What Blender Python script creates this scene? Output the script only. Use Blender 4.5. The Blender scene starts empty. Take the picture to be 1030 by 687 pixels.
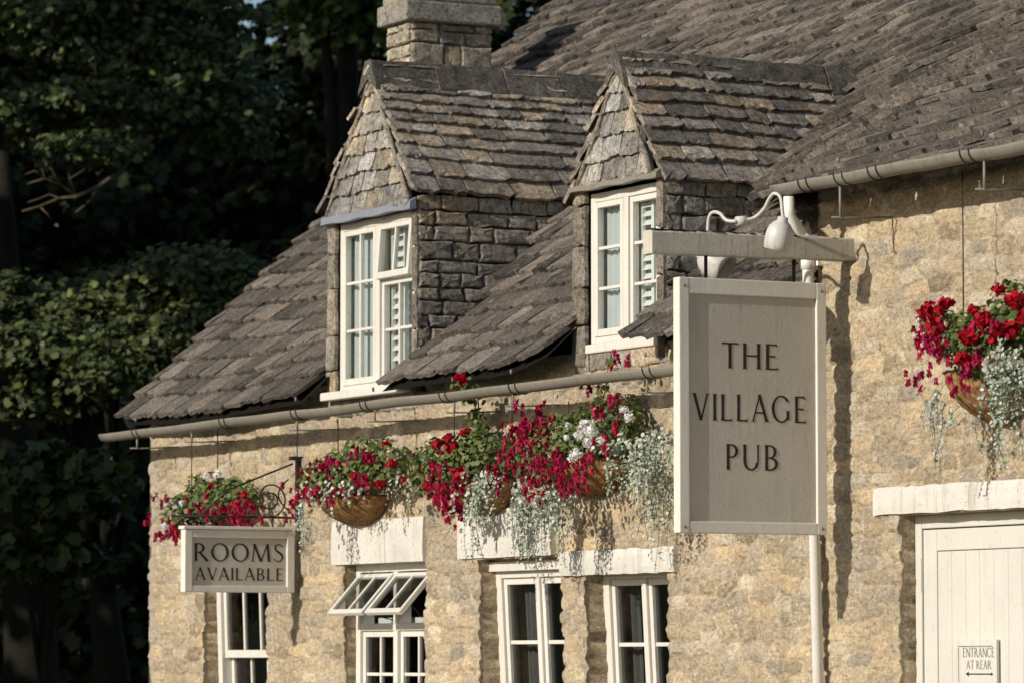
import bpy, math, random
import numpy as np
from mathutils import Vector, Matrix, Euler
from mathutils import noise as mnoise

S = bpy.context.scene
COL = S.collection
R_ = math.radians
PI = math.pi

# ------------------------------------------------------------------ camera geometry
CAM = Vector((20.0, -11.71, 1.6))
TH, PIT, FPX = R_(27.7), R_(4.14), 4463.0
FH = Vector((-math.cos(TH), math.sin(TH), 0))
RT = Vector((math.sin(TH), math.cos(TH), 0))
ZU = Vector((0, 0, 1))
FW = FH * math.cos(PIT) + ZU * math.sin(PIT)
UP = ZU * math.cos(PIT) - FH * math.sin(PIT)

def ray(px, py):
    return FW * FPX + RT * (px - 515.0) + UP * (343.5 - py)
def WY(px, py, Y=0.0):
    d = ray(px, py); return CAM + d * ((Y - CAM.y) / d.y)
def WX(px, py, X):
    d = ray(px, py); return CAM + d * ((X - CAM.x) / d.x)
def WD(px, py, depth):
    return CAM + ray(px, py) * (depth / FPX)

# ------------------------------------------------------------------ object helpers
def link(o, parent=None):
    COL.objects.link(o)
    if parent is not None: o.parent = parent
    return o
def thing(name, label, cat, loc=(0, 0, 0), rot=(0, 0, 0), group=None):
    o = bpy.data.objects.new(name, None); o.empty_display_size = .1
    o.location = loc; o.rotation_euler = rot
    o['label'] = label; o['category'] = cat
    if group: o['group'] = group
    return link(o)
def tag(o, label, cat, group=None):
    o['label'] = label; o['category'] = cat
    if group: o['group'] = group
    return o
def empty(name, parent, loc=(0, 0, 0), rot=(0, 0, 0)):
    o = bpy.data.objects.new(name, None); o.empty_display_size = .1
    o.location = loc; o.rotation_euler = rot
    return link(o, parent)

class MB:
    def __init__(self): self.v = []; self.f = []; self.c = []; self.sm = []
    def add(self, vs, fs, col=(1, 1, 1), smooth=False):
        b = len(self.v)
        self.v.extend([tuple(p) for p in vs]); self.c.extend([tuple(col)] * len(vs))
        for f in fs: self.f.append([b + i for i in f]); self.sm.append(smooth)
    def box(self, x0, x1, y0, y1, z0, z1, col=(1, 1, 1)):
        if x0 > x1: x0, x1 = x1, x0
        if y0 > y1: y0, y1 = y1, y0
        if z0 > z1: z0, z1 = z1, z0
        self.add([(x0, y0, z0), (x1, y0, z0), (x1, y1, z0), (x0, y1, z0), (x0, y0, z1), (x1, y0, z1), (x1, y1, z1), (x0, y1, z1)],
                 [(3, 2, 1, 0), (4, 5, 6, 7), (0, 1, 5, 4), (1, 2, 6, 5), (2, 3, 7, 6), (3, 0, 4, 7)], col)
    def tube(self, pts, r, n=10, col=(1, 1, 1), cap=True):
        pts = [Vector(p) for p in pts]; m = len(pts)
        rs = r if isinstance(r, (list, tuple)) else [r] * m
        vs = []; nrm = None
        for i, p in enumerate(pts):
            t = (pts[min(i + 1, m - 1)] - pts[max(i - 1, 0)]).normalized()
            if nrm is None:
                a = Vector((0, 0, 1)) if abs(t.z) < .9 else Vector((1, 0, 0))
                nrm = t.cross(a).normalized()
            else:
                nrm = (nrm - t * nrm.dot(t)); nrm.normalize()
            b = t.cross(nrm)
            for k in range(n):
                a = 2 * PI * k / n
                vs.append(p + (nrm * math.cos(a) + b * math.sin(a)) * rs[i])
        fs = []
        for i in range(m - 1):
            for k in range(n):
                fs.append((i * n + k, i * n + (k + 1) % n, (i + 1) * n + (k + 1) % n, (i + 1) * n + k))
        if cap:
            fs.append(tuple(range(n))[::-1]); fs.append(tuple((m - 1) * n + k for k in range(n)))
        self.add(vs, fs, col, True)
    def build(self, name, mat, parent=None, bevel=0.0, kind=None):
        me = bpy.data.meshes.new(name)
        me.from_pydata(self.v, [], self.f); me.update()
        at = me.attributes.new('col', 'FLOAT_COLOR', 'POINT')
        arr = np.ones((len(self.v), 4), dtype=np.float32)
        if self.v: arr[:, :3] = np.array(self.c, dtype=np.float32)
        at.data.foreach_set('color', arr.ravel())
        me.polygons.foreach_set('use_smooth', self.sm)
        me.materials.append(mat)
        o = link(bpy.data.objects.new(name, me), parent)
        if bevel:
            b = o.modifiers.new('b', 'BEVEL'); b.width = bevel; b.segments = 2; b.limit_method = 'ANGLE'
        if kind: o['kind'] = kind
        return o

def np_mesh(name, V, k, C, mat, parent=None, kind=None, smooth=False):
    """V (N*k,3): N polygons of k own vertices each; C (N,3)"""
    N = len(V) // k
    me = bpy.data.meshes.new(name)
    me.vertices.add(N * k); me.vertices.foreach_set('co', np.asarray(V, dtype=np.float32).ravel())
    me.loops.add(N * k); me.loops.foreach_set('vertex_index', np.arange(N * k, dtype=np.int32))
    me.polygons.add(N); me.polygons.foreach_set('loop_start', np.arange(0, N * k, k, dtype=np.int32))
    me.update(calc_edges=True)
    at = me.attributes.new('col', 'FLOAT_COLOR', 'POINT')
    a = np.ones((N * k, 4), dtype=np.float32); a[:, :3] = np.repeat(C, k, axis=0)
    at.data.foreach_set('color', a.ravel())
    me.materials.append(mat)
    o = link(bpy.data.objects.new(name, me), parent)
    if kind: o['kind'] = kind
    return o

def leaf_verts(P, Nn, size, rng, tmpl, updir=None):
    """P (N,3) centres, Nn (N,3) leaf normals, template (k,3): x along leaf, y across, z lift"""
    N = len(P); k = len(tmpl)
    Nn = Nn / (np.linalg.norm(Nn, axis=1, keepdims=True) + 1e-9)
    if updir is None:
        ref = rng.normal(size=(N, 3))
    else:
        ref = updir + rng.normal(size=(N, 3)) * .35
    T = ref - Nn * np.sum(ref * Nn, axis=1, keepdims=True)
    T /= (np.linalg.norm(T, axis=1, keepdims=True) + 1e-9)
    B = np.cross(Nn, T)
    t = np.asarray(tmpl, dtype=float)
    V = (P[:, None, :] + size[:, None, None] * (T[:, None, :] * t[None, :, 0:1] + B[:, None, :] * t[None, :, 1:2] + Nn[:, None, :] * t[None, :, 2:3]))
    return V.reshape(N * k, 3)

T_MAPLE = [(-.5, 0, 0), (-.25, -.42, -.05), (.05, -.28, .02), (.2, -.5, -.08), (.28, -.16, .03), (.62, 0, -.1), (.28, .16, .03), (.2, .5, -.08), (.05, .28, .02), (-.25, .42, -.05)]
T_ROUND = [(-.5, 0, 0), (-.3, -.4, .06), (.15, -.48, .08), (.45, -.2, .0), (.45, .2, .0), (.15, .48, .08), (-.3, .4, .06)]
T_LEAF = [(-.5, 0, 0), (-.1, -.28, .05), (.3, -.2, .02), (.6, 0, -.08), (.3, .2, .02), (-.1, .28, .05)]
T_PETAL = [(-.5, 0, -.05), (0, -.3, .06), (.5, 0, -.06), (0, .3, .06)]

# ------------------------------------------------------------------ materials
def newmat(name):
    m = bpy.data.materials.new(name); m.use_nodes = True
    nt = m.node_tree; nt.nodes.clear()
    out = nt.nodes.new('ShaderNodeOutputMaterial')
    return m, nt, out
def nd(nt, typ, **kw):
    n = nt.nodes.new(typ)
    for k, v in kw.items():
        if k.startswith('i_'):
            key = k[2:]
            key = int(key) if key.isdigit() else key.replace('_', ' ')
            n.inputs[key].default_value = v
        else: setattr(n, k, v)
    return n
def ramp(nt, fac, stops, interp='LINEAR'):
    n = nt.nodes.new('ShaderNodeValToRGB'); n.color_ramp.interpolation = interp
    el = n.color_ramp.elements
    while len(el) > 1: el.remove(el[-1])
    el[0].position = stops[0][0]; el[0].color = (*stops[0][1], 1)
    for p, c in stops[1:]:
        e = el.new(p); e.color = (*c, 1)
    nt.links.new(fac, n.inputs[0]); return n.outputs[0]
def mixc(nt, a, b, fac, mode='MIX'):
    n = nt.nodes.new('ShaderNodeMix'); n.data_type = 'RGBA'; n.blend_type = mode
    for s, v in ((n.inputs[0], fac), (n.inputs[6], a), (n.inputs[7], b)):
        if isinstance(v, bpy.types.NodeSocket): nt.links.new(v, s)
        elif isinstance(v, (int, float)): s.default_value = v
        else: s.default_value = (*v, 1)
    return n.outputs[2]
def g3(x): return (x, x, x)
def noise_tex(nt, vec, scale, detail=4, rough=.6, dist=0.0):
    n = nd(nt, 'ShaderNodeTexNoise'); n.inputs['Scale'].default_value = scale
    n.inputs['Detail'].default_value = detail; n.inputs['Roughness'].default_value = rough; n.inputs['Distortion'].default_value = dist
    nt.links.new(vec, n.inputs['Vector']); return n.outputs['Fac']
def bump(nt, hs, dist=.01):
    prev = None
    for h, st in hs:
        b = nd(nt, 'ShaderNodeBump'); b.inputs['Strength'].default_value = st; b.inputs['Distance'].default_value = dist
        nt.links.new(h, b.inputs['Height'])
        if prev is not None: nt.links.new(prev, b.inputs['Normal'])
        prev = b.outputs[0]
    return prev
def finish(nt, out, colr, rough=.8, normal=None, spec=.3, metal=0.0):
    p = nd(nt, 'ShaderNodeBsdfPrincipled')
    if isinstance(colr, bpy.types.NodeSocket): nt.links.new(colr, p.inputs['Base Color'])
    else: p.inputs['Base Color'].default_value = (*colr, 1)
    if isinstance(rough, bpy.types.NodeSocket): nt.links.new(rough, p.inputs['Roughness'])
    else: p.inputs['Roughness'].default_value = rough
    p.inputs['Specular IOR Level'].default_value = spec; p.inputs['Metallic'].default_value = metal
    if normal is not None: nt.links.new(normal, p.inputs['Normal'])
    nt.links.new(p.outputs[0], out.inputs[0]); return p
def attr(nt, name='col'):
    return nd(nt, 'ShaderNodeAttribute', attribute_name=name).outputs['Color']
def geo_pos(nt): return nd(nt, 'ShaderNodeNewGeometry').outputs['Position']

def mat_stone_attr(name, lichen=.4, lich_col=(.42, .41, .37), ochre=0.0, sc=1.0, bumpst=.7, rust=(.30, .17, .07), dark=.45):
    m, nt, out = newmat(name)
    P = geo_pos(nt); c = attr(nt)
    n1 = noise_tex(nt, P, 10 * sc, 6, .7, .2); n2 = noise_tex(nt, P, 34 * sc, 6, .78); n3 = noise_tex(nt, P, 110 * sc, 4, .75)
    c = mixc(nt, c, ramp(nt, n1, [(.3, g3(dark)), (.5, g3(1.0)), (.70, g3(1.45))]), 1.0, 'MULTIPLY')
    c = mixc(nt, c, ramp(nt, n2, [(.34, g3(.42)), (.5, g3(1.0)), (.66, g3(1.5))]), 1.0, 'MULTIPLY')
    c = mixc(nt, c, ramp(nt, n3, [(.34, g3(.6)), (.5, g3(1.0)), (.66, g3(1.35))]), 1.0, 'MULTIPLY')
    if ochre:
        n4 = noise_tex(nt, P, 6.3 * sc, 5, .65, .3)
        c = mixc(nt, c, rust, ramp(nt, n4, [(.55, g3(0)), (.70, g3(ochre))]))
    if lichen:
        n5 = noise_tex(nt, P, 13 * sc, 6, .8, .2)
        c = mixc(nt, c, lich_col, ramp(nt, n5, [(.585, g3(0)), (.64, g3(lichen))]))
        n7 = noise_tex(nt, P, 5.2 * sc, 5, .75, .2)
        c = mixc(nt, c, (.55, .53, .48), ramp(nt, n7, [(.63, g3(0)), (.67, g3(lichen))]))
        n6 = noise_tex(nt, P, 45 * sc, 4, .7, .1)
        c = mixc(nt, c, (.025, .022, .02), ramp(nt, n6, [(.59, g3(0)), (.65, g3(.8))]))
    nrm = bump(nt, [(n1, .5 * bumpst), (n2, .9 * bumpst), (n3, .7 * bumpst)], .018)
    finish(nt, out, c, .9, nrm, .12); return m

def mat_wall():
    m, nt, out = newmat('limestone_wall')
    P0 = geo_pos(nt)
    mp = nd(nt, 'ShaderNodeMapping'); mp.inputs['Scale'].default_value = (1, 1, 1.55); nt.links.new(P0, mp.inputs[0]); P = mp.outputs[0]
    a = nd(nt, 'ShaderNodeAttribute', attribute_name='col')
    sep = nd(nt, 'ShaderNodeSeparateColor'); nt.links.new(a.outputs['Color'], sep.inputs[0])
    rnd, edge, pale = sep.outputs[0], sep.outputs[1], sep.outputs[2]
    n0 = noise_tex(nt, P, 1.1, 4, .6, .2); n1 = noise_tex(nt, P, 9, 6, .7, .15); n2 = noise_tex(nt, P, 34, 5, .8, .05); n3 = noise_tex(nt, P, 80, 4, .75)
    st = ramp(nt, rnd, [(0, (.33, .27, .195)), (.2, (.58, .475, .335)), (.4, (.44, .375, .29)), (.6, (.66, .52, .345)), (.8, (.38, .335, .28)), (1, (.72, .62, .475))])
    st = mixc(nt, st, (.58, .42, .245), ramp(nt, noise_tex(nt, P, 4.3, 5, .65, .3), [(.60, g3(0)), (.72, g3(.5))]))
    mort = mixc(nt, (.74, .65, .51), (.42, .35, .265), n2)
    c = mixc(nt, mort, st, ramp(nt, edge, [(.12, g3(0)), (.26, g3(1))]))
    c = mixc(nt, c, ramp(nt, n2, [(.34, g3(.55)), (.48, g3(1.0)), (.66, g3(1.35))]), 1.0, 'MULTIPLY')
    dj = ramp(nt, noise_tex(nt, P0, 4.5, 4, .6), [(.38, g3(0)), (.52, g3(1))])
    c = mixc(nt, c, (.19, .155, .115), mixc(nt, ramp(nt, edge, [(0, g3(.9)), (.13, g3(0))]), dj, 1.0, 'MULTIPLY'))
    # lime pointing smeared over the faces, broken into small flecks
    f1 = ramp(nt, noise_tex(nt, P, 24, 6, .85, .05), [(.545, g3(0)), (.575, g3(.75))])
    f0 = ramp(nt, noise_tex(nt, P, 3.1, 4, .6, .2), [(.42, g3(.15)), (.6, g3(1))])
    c = mixc(nt, c, (.86, .77, .62), mixc(nt, f1, f0, 1.0, 'MULTIPLY'))
    c = mixc(nt, c, (.26, .20, .135), ramp(nt, n1, [(.34, g3(.5)), (.42, g3(0))]))
    c = mixc(nt, c, ramp(nt, n0, [(.35, (.80, .80, .82)), (.6, (1.06, 1.05, 1.03))]), 1.0, 'MULTIPLY')
    c = mixc(nt, c, (1.40, 1.375, 1.31), 1.0, 'MULTIPLY')
    c = mixc(nt, c, (.13, .105, .08), ramp(nt, n3, [(.27, g3(.9)), (.35, g3(0))]))
    ms = nd(nt, 'ShaderNodeMapping'); ms.inputs['Scale'].default_value = (5, 5, .35); nt.links.new(P0, ms.inputs[0])
    c = mixc(nt, c, (.55, .53, .50), ramp(nt, noise_tex(nt, ms.outputs[0], 1.0, 5, .7), [(.56, g3(0)), (.75, g3(.8))]), 'MULTIPLY')
    c = mixc(nt, c, (.68, .62, .52), ramp(nt, pale, [(0, g3(0)), (1, g3(.7))]))
    nrm = bump(nt, [(n1, .6), (n2, 1.0), (n3, .9)], .024)
    finish(nt, out, c, .95, nrm, .1); return m

def mat_paint(name, colr, dirt=.25, rough=.5, sc=1.0, attr_mul=False):
    m, nt, out = newmat(name)
    P = geo_pos(nt)
    n1 = noise_tex(nt, P, 5 * sc, 5, .65, .4); n2 = noise_tex(nt, P, 45 * sc, 4, .7); n4 = noise_tex(nt, P, 1.6 * sc, 4, .6)
    ms = nd(nt, 'ShaderNodeMapping'); ms.inputs['Scale'].default_value = (22, 22, 1.6); nt.links.new(P, ms.inputs[0])
    n3 = noise_tex(nt, ms.outputs[0], 1.0 * sc, 5, .7)
    c = mixc(nt, colr, tuple(x * .72 for x in colr), ramp(nt, n1, [(.45, g3(0)), (.75, g3(dirt))]))
    c = mixc(nt, c, tuple(x * 1.12 for x in colr), ramp(nt, n4, [(.45, g3(0)), (.7, g3(.7))]))
    c = mixc(nt, c, tuple(x * f for x, f in zip(colr, (.62, .58, .50))), ramp(nt, n3, [(.54, g3(0)), (.72, g3(min(1, dirt * 1.5)))]))
    c = mixc(nt, c, tuple(x * f for x, f in zip(colr, (.38, .34, .28))), ramp(nt, n2, [(.59, g3(0)), (.70, g3(min(1, dirt * 1.4)))]))
    finish(nt, out, c, rough, bump(nt, [(n2, .2), (n3, .12), (n1, .15)], .008), .3); return m

def mat_leaf(name, trans=.25, rough=.5, spec=.35):
    m, nt, out = newmat(name)
    c = attr(nt)
    p = nd(nt, 'ShaderNodeBsdfPrincipled'); nt.links.new(c, p.inputs['Base Color'])
    p.inputs['Roughness'].default_value = rough; p.inputs['Specular IOR Level'].default_value = spec
    t = nd(nt, 'ShaderNodeBsdfTranslucent'); nt.links.new(c, t.inputs[0])
    mx = nd(nt, 'ShaderNodeMixShader'); mx.inputs[0].default_value = trans
    nt.links.new(p.outputs[0], mx.inputs[1]); nt.links.new(t.outputs[0], mx.inputs[2]); nt.links.new(mx.outputs[0], out.inputs[0])
    return m

def mat_plain(name, colr, rough=.6, spec=.3, metal=0, sc=30, var=.3):
    m, nt, out = newmat(name)
    n = noise_tex(nt, geo_pos(nt), sc, 4, .6)
    c = mixc(nt, tuple(x * (1 - var) for x in colr), tuple(x * (1 + var) for x in colr), n)
    finish(nt, out, c, rough, bump(nt, [(n, .2)], .004), spec, metal); return m

def mat_glass(name, tint=(.8, .85, .85), rough=.015, boost=1.0):
    m, nt, out = newmat(name)
    fr = nd(nt, 'ShaderNodeFresnel'); fr.inputs[0].default_value = 1.5
    n = noise_tex(nt, geo_pos(nt), 3.5, 2, .5)
    nrm = bump(nt, [(n, .06)], .02)
    t = nd(nt, 'ShaderNodeBsdfTransparent'); t.inputs[0].default_value = (*tint, 1)
    g = nd(nt, 'ShaderNodeBsdfGlossy'); g.inputs['Roughness'].default_value = rough
    nt.links.new(nrm, g.inputs['Normal'])
    mu = nd(nt, 'ShaderNodeMath', operation='MULTIPLY'); mu.inputs[1].default_value = boost
    nt.links.new(fr.outputs[0], mu.inputs[0])
    mx = nd(nt, 'ShaderNodeMixShader')
    nt.links.new(mu.outputs[0], mx.inputs[0]); nt.links.new(t.outputs[0], mx.inputs[1]); nt.links.new(g.outputs[0], mx.inputs[2]); nt.links.new(mx.outputs[0], out.inputs[0])
    return m

def mat_wicker():
    m, nt, out = newmat('coconut_liner')
    tc = nd(nt, 'ShaderNodeTexCoord').outputs['Object']
    mp = nd(nt, 'ShaderNodeMapping'); mp.inputs['Scale'].default_value = (1, 1, .22); nt.links.new(tc, mp.inputs[0])
    n = noise_tex(nt, mp.outputs[0], 70, 5, .75); n2 = noise_tex(nt, tc, 12, 4, .6, .5)
    c = ramp(nt, n, [(.3, (.10, .05, .022)), (.5, (.33, .18, .075)), (.7, (.50, .31, .15))])
    c = mixc(nt, c, ramp(nt, n2, [(.35, g3(.5)), (.6, g3(1.15))]), 1.0, 'MULTIPLY')
    finish(nt, out, c, .95, bump(nt, [(n, .9), (n2, .6)], .015), .1); return m

def mat_ground(name, c1, c2, sc):
    m, nt, out = newmat(name)
    P = geo_pos(nt); n = noise_tex(nt, P, sc, 6, .7); n2 = noise_tex(nt, P, sc * 12, 4, .7)
    c = mixc(nt, c1, c2, n)
    finish(nt, out, c, .9, bump(nt, [(n2, .5)], .01), .2); return m

M_WALL = mat_wall()
M_ROOF = mat_stone_attr('stone_slate_roof', .6, (.44, .425, .39), .2, 1.25, 1.0, (.20, .15, .10), .75)
M_DSLATE = mat_stone_attr('dormer_stone_slates', .50, (.47, .45, .41), .35, 1.0, 1.0, (.40, .24, .10), .5)
M_CHEEK = mat_stone_attr('dormer_cheek_stone', .35, (.34, .33, .31), .18, 1.0, 1.0, (.36, .22, .10), .6)
M_RIDGE = mat_stone_attr('ridge_stone', .55, (.34, .33, .30), .45, 1.2, 1.1, (.16, .105, .06), .5)
M_CHIM = mat_stone_attr('chimney_stone', .3, (.42, .40, .36), .3, 1.0, 1.0, (.40, .29, .17), .6)
M_WHITE = mat_paint('cream_window_paint', (.61, .585, .53), .25, .45)
M_DOOR = mat_paint('cream_door_paint', (.55, .53, .48), .18, .5)
M_LINTEL = mat_paint('limewashed_lintel', (.56, .54, .495), .7, 1.3)
M_TAUPE = mat_paint('taupe_sign_paint', (.46, .43, .375), .22, .5)
M_FRAME = mat_paint('pale_sign_frame_paint', (.66, .63, .565), .2, .5)
M_BEAM = mat_paint('weathered_beam_paint', (.50, .465, .40), .7, .7, 1.5)
M_GUT = mat_paint('stone_gutter_paint', (.205, .188, .155), .5, .5)
M_PIPE = mat_paint('white_pipe_paint', (.72, .70, .65), .2, .4)
M_LAMP = mat_paint('white_lamp_enamel', (.53, .515, .48), .5, .3, 2.0)
M_LETTER = mat_plain('black_letter_paint', (.022, .018, .015), .45, .3)
M_GREYLETTER = mat_plain('grey_letter_paint', (.16, .145, .125), .5, .3)
M_IRON = mat_plain('wrought_iron', (.03, .028, .026), .6, .3, .3)
M_LEAD = mat_plain('lead_flashing', (.22, .235, .28), .6, .4, .2, 14, .35)
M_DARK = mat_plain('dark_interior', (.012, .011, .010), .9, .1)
M_UNDER = mat_plain('roof_underlay', (.012, .010, .008), .95, .05)
M_CURT = mat_plain('grey_curtain_cloth', (.17, .16, .15), .9, .1, 0, 20, .25)
M_NET = mat_plain('pale_blind_cloth', (.52, .56, .57), .9, .1, 0, 8, .12)
M_SHUT = mat_plain('white_shutter_paint', (.75, .76, .74), .6, .2)
M_GLASS = mat_glass('window_glass', (.62, .66, .66), .01, 1.0)
M_DGLASS = mat_glass('dormer_glass', (.84, .87, .86), .01, 1.5)
M_COCO = mat_wicker()
M_LEAF = mat_leaf('basket_leaves', .3)
M_SILVER = mat_leaf('silver_leaves', .15, .6, .25)
M_PETAL = mat_leaf('petals', .35, .6, .15)
M_TREE = mat_leaf('tree_leaves', .2, .55, .25)
M_BARK = mat_plain('tree_bark', (.016, .014, .011), .9, .1, 0, 12, .5)  # near-black, deep shade put into the bark colour
M_TWIG = mat_plain('lichened_twig', (.085, .07, .045), .9, .1, 0, 25, .5)
M_STEM = mat_plain('plant_stem', (.08, .12, .04), .7, .2)
M_ROAD = mat_ground('asphalt', (.04, .04, .042), (.065, .063, .06), 3)
M_PAVE = mat_ground('stone_paving', (.22, .20, .17), (.32, .29, .24), 2)
M_GRASS = mat_ground('grass_ground', (.03, .05, .018), (.06, .085, .03), 1.5)

# ------------------------------------------------------------------ the setting
def sheet(name, x0, x1, y0, y1, z, m):
    b = MB(); b.add([(x0, y0, z), (x1, y0, z), (x1, y1, z), (x0, y1, z)], [(0, 1, 2, 3)])
    return b.build(name, m, kind='structure')
sheet('ground', -600, 600, -600, 600, -.12, M_GRASS)
sheet('road', -120, 120, -9.0, -2.1, -.116, M_ROAD)
b = MB(); b.box(-120, 120, -2.1, -.02, -.12, 0); b.build('pavement', M_PAVE, bevel=.01, kind='structure')
b = MB(); b.box(-120, 120, -2.24, -2.103, -.119, .006); b.build('kerb', M_PAVE, bevel=.012, kind='structure')

# ------------------------------------------------------------------ building
pub = thing('stone_pub', 'cream limestone village pub with stone slate roof, two dormers and flower baskets', 'building', (0, 0, 0))
XL, XR, XSTEP = -7.54, 6.0, 1.02
WT = .45
def xw(px, py, Y=0.0): return WY(px, py, Y).x
def zw(px, py, Y=0.0): return WY(px, py, Y).z
OPEN = {
    'sash': (xw(205, 640), xw(268, 640), .95, zw(240, 553)),
    'hopper': (xw(346, 620), xw(427, 620), .95, zw(385, 565)),
    'casement_a': (xw(482, 620), xw(565, 620), .95, zw(522, 561)),
    'casement_b': (xw(589, 630), xw(671, 630), .95, zw(630, 577)),
    'door': (xw(905, 600), xw(1037, 600), .0, zw(960, 515)),
}

def vnoise(x, y, seed=0):
    xi = np.floor(x).astype(np.int64); yi = np.floor(y).astype(np.int64)
    fx = x - xi; fy = y - yi
    fx = fx * fx * (3 - 2 * fx); fy = fy * fy * (3 - 2 * fy)
    def h(a, b):
        n = (a * 374761393 + b * 668265263 + seed * 974711) & 0x7fffffff
        n = ((n ^ (n >> 13)) * 1274126177) & 0x7fffffff
        return ((n ^ (n >> 16)) & 0xffff) / 65535.0
    return (h(xi, yi) * (1 - fx) + h(xi + 1, yi) * fx) * (1 - fy) + (h(xi, yi + 1) * (1 - fx) + h(xi + 1, yi + 1) * fx) * fy
def hsh(a, b, s):
    n = (a * 374761393 + b * 668265263 + s * 974711) & 0x7fffffff
    n = ((n ^ (n >> 13)) * 1274126177) & 0x7fffffff
    return ((n ^ (n >> 16)) & 0xffff) / 65535.0
def stones(x, z, cw=.20, ch=.082):
    wx = x + (vnoise(x * 6, z * 6, 3) - .5) * .06; wz = z + (vnoise(x * 2.6, z * 2.6, 7) - .5) * .06 + (vnoise(x * 13, z * 13, 8) - .5) * .022
    gz = wz / ch; row = np.floor(gz).astype(np.int64)
    best = np.full(x.shape, 9.0); sec = np.full(x.shape, 9.0); rid = np.zeros(x.shape)
    for dr in (-1, 0, 1):
        r = row + dr
        off = hsh(r, r * 0 + 5, 1)
        gx = wx / cw + off; ci = np.floor(gx).astype(np.int64)
        for dc in (-1, 0, 1):
            c = ci + dc
            px = c + .5 + (hsh(c, r, 2) - .5) * .75; pz = r + .5 + (hsh(c, r, 3) - .5) * .45
            ddx = np.abs(gx - px); ddz = np.abs(gz - pz)
            d = (ddx ** 2.6 + ddz ** 2.6) ** (1 / 2.6)
            nb = d < best
            sec = np.where(nb, best, np.minimum(sec, d))
            rid = np.where(nb, hsh(c, r, 9), rid)
            best = np.minimum(best, d)
    return rid, np.clip((sec - best) * 2.0, 0, 1)

def wall_grid():
    xs = list(np.arange(XL, 3.3, .019)) + [3.3, 3.8, 4.4, 5.2, XR]
    zs = [0, .4, .8, .95, 1.15, 1.3] + list(np.arange(1.38, 4.05, .0155)) + [4.05]
    xs = np.array(sorted(xs)); zs = np.array(sorted(zs))
    for (a, b_, c, d) in OPEN.values():
        for v in (a, b_): xs[np.argmin(np.abs(xs - v))] = v
        for v in (c, d): zs[np.argmin(np.abs(zs - v))] = v
    xs[np.argmin(np.abs(xs - XSTEP))] = XSTEP
    zs[np.argmin(np.abs(zs - 3.20))] = 3.20; zs[np.argmin(np.abs(zs - 3.31))] = 3.31
    return xs, zs
xs, zs = wall_grid()
NX, NZ = len(xs), len(zs)
GX, GZ = np.meshgrid(xs, zs, indexing='ij')
rid, edge = stones(GX, GZ)
gut = np.clip(edge * 2.2, 0, 1)
DY = .022 - (gut * .016 + (vnoise(GX * 3, GZ * 3, 11) - .5) * .014 + (vnoise(GX * 9, GZ * 9, 12) - .5) * .012 + (vnoise(GX * 28, GZ * 28, 13) - .5) * .012 + (vnoise(GX * 55, GZ * 55, 15) - .5) * .007) - hsh((rid * 9999).astype(np.int64), (rid * 0).astype(np.int64), 4) * .014
LINT = [(336, 428, 522, 566), (463, 557, 511, 560), (566, 681, 552, 577), (882, 1036, 486, 514)]
for (a_, b2_, c_, d_) in LINT:
    m_ = (GX > xw(a_, (c_ + d_) / 2) + .01) & (GX < xw(b2_, (c_ + d_) / 2) - .01) & (GZ > zw((a_ + b2_) / 2, d_)) & (GZ < zw((a_ + b2_) / 2, c_) - .005)
    DY = np.where(m_, np.maximum(DY, .004), DY)
pale = np.clip((XL + .11 - GX) / .05, 0, 1) * .9
for k_ in ('casement_a', 'casement_b', 'hopper', 'sash', 'door'):
    a, b_, c, d = OPEN[k_]
    near = np.clip(1 - np.maximum(np.maximum(a - GX, GX - b_), 0) / .10, 0, 1) * (GZ < d + .02)
    pale = np.maximum(pale, near * .28 * (vnoise(GX * 5, GZ * 5, 31) + .3))
# jagged stone arrises at the openings
SX = np.zeros_like(GX)
inop = np.zeros((NX - 1, NZ - 1), bool)
for (a, b_, c, d) in OPEN.values():
    for xe, sg in ((a, 1), (b_, -1)):
        wgt = np.clip(1 - np.abs(GX - xe) / .09, 0, 1) * (GZ <= d + .001)
        SX += wgt * sg * ((vnoise(GZ * 5, GZ * 0 + xe * 7, 21) - .5) * .014 + (vnoise(GZ * 40, GZ * 0 + xe * 5, 22) - .5) * .022 + (vnoise(GZ * 17, GZ * 0 + xe * 5, 26) - .5) * .012)
cx = (xs[1:] + xs[:-1]) / 2; cz = (zs[1:] + zs[:-1]) / 2
CX, CZ = np.meshgrid(cx, cz, indexing='ij')
for (a, b_, c, d) in OPEN.values():
    inop |= (CX > a) & (CX < b_) & (CZ > c) & (CZ < d)
inop |= (CX < XSTEP) & (CZ > 3.31)
inop |= (CX < XSTEP) & (CZ > 3.20) & ((np.abs(CX + 4.09) < .67) | (np.abs(CX + 1.02) < .45))
V = np.stack([GX + SX, DY, GZ], -1).reshape(-1, 3)
idx = np.arange(NX * NZ).reshape(NX, NZ)
q = np.stack([idx[:-1, :-1], idx[1:, :-1], idx[1:, 1:], idx[:-1, 1:]], -1)[~inop]
me = bpy.data.meshes.new('front_wall')
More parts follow.
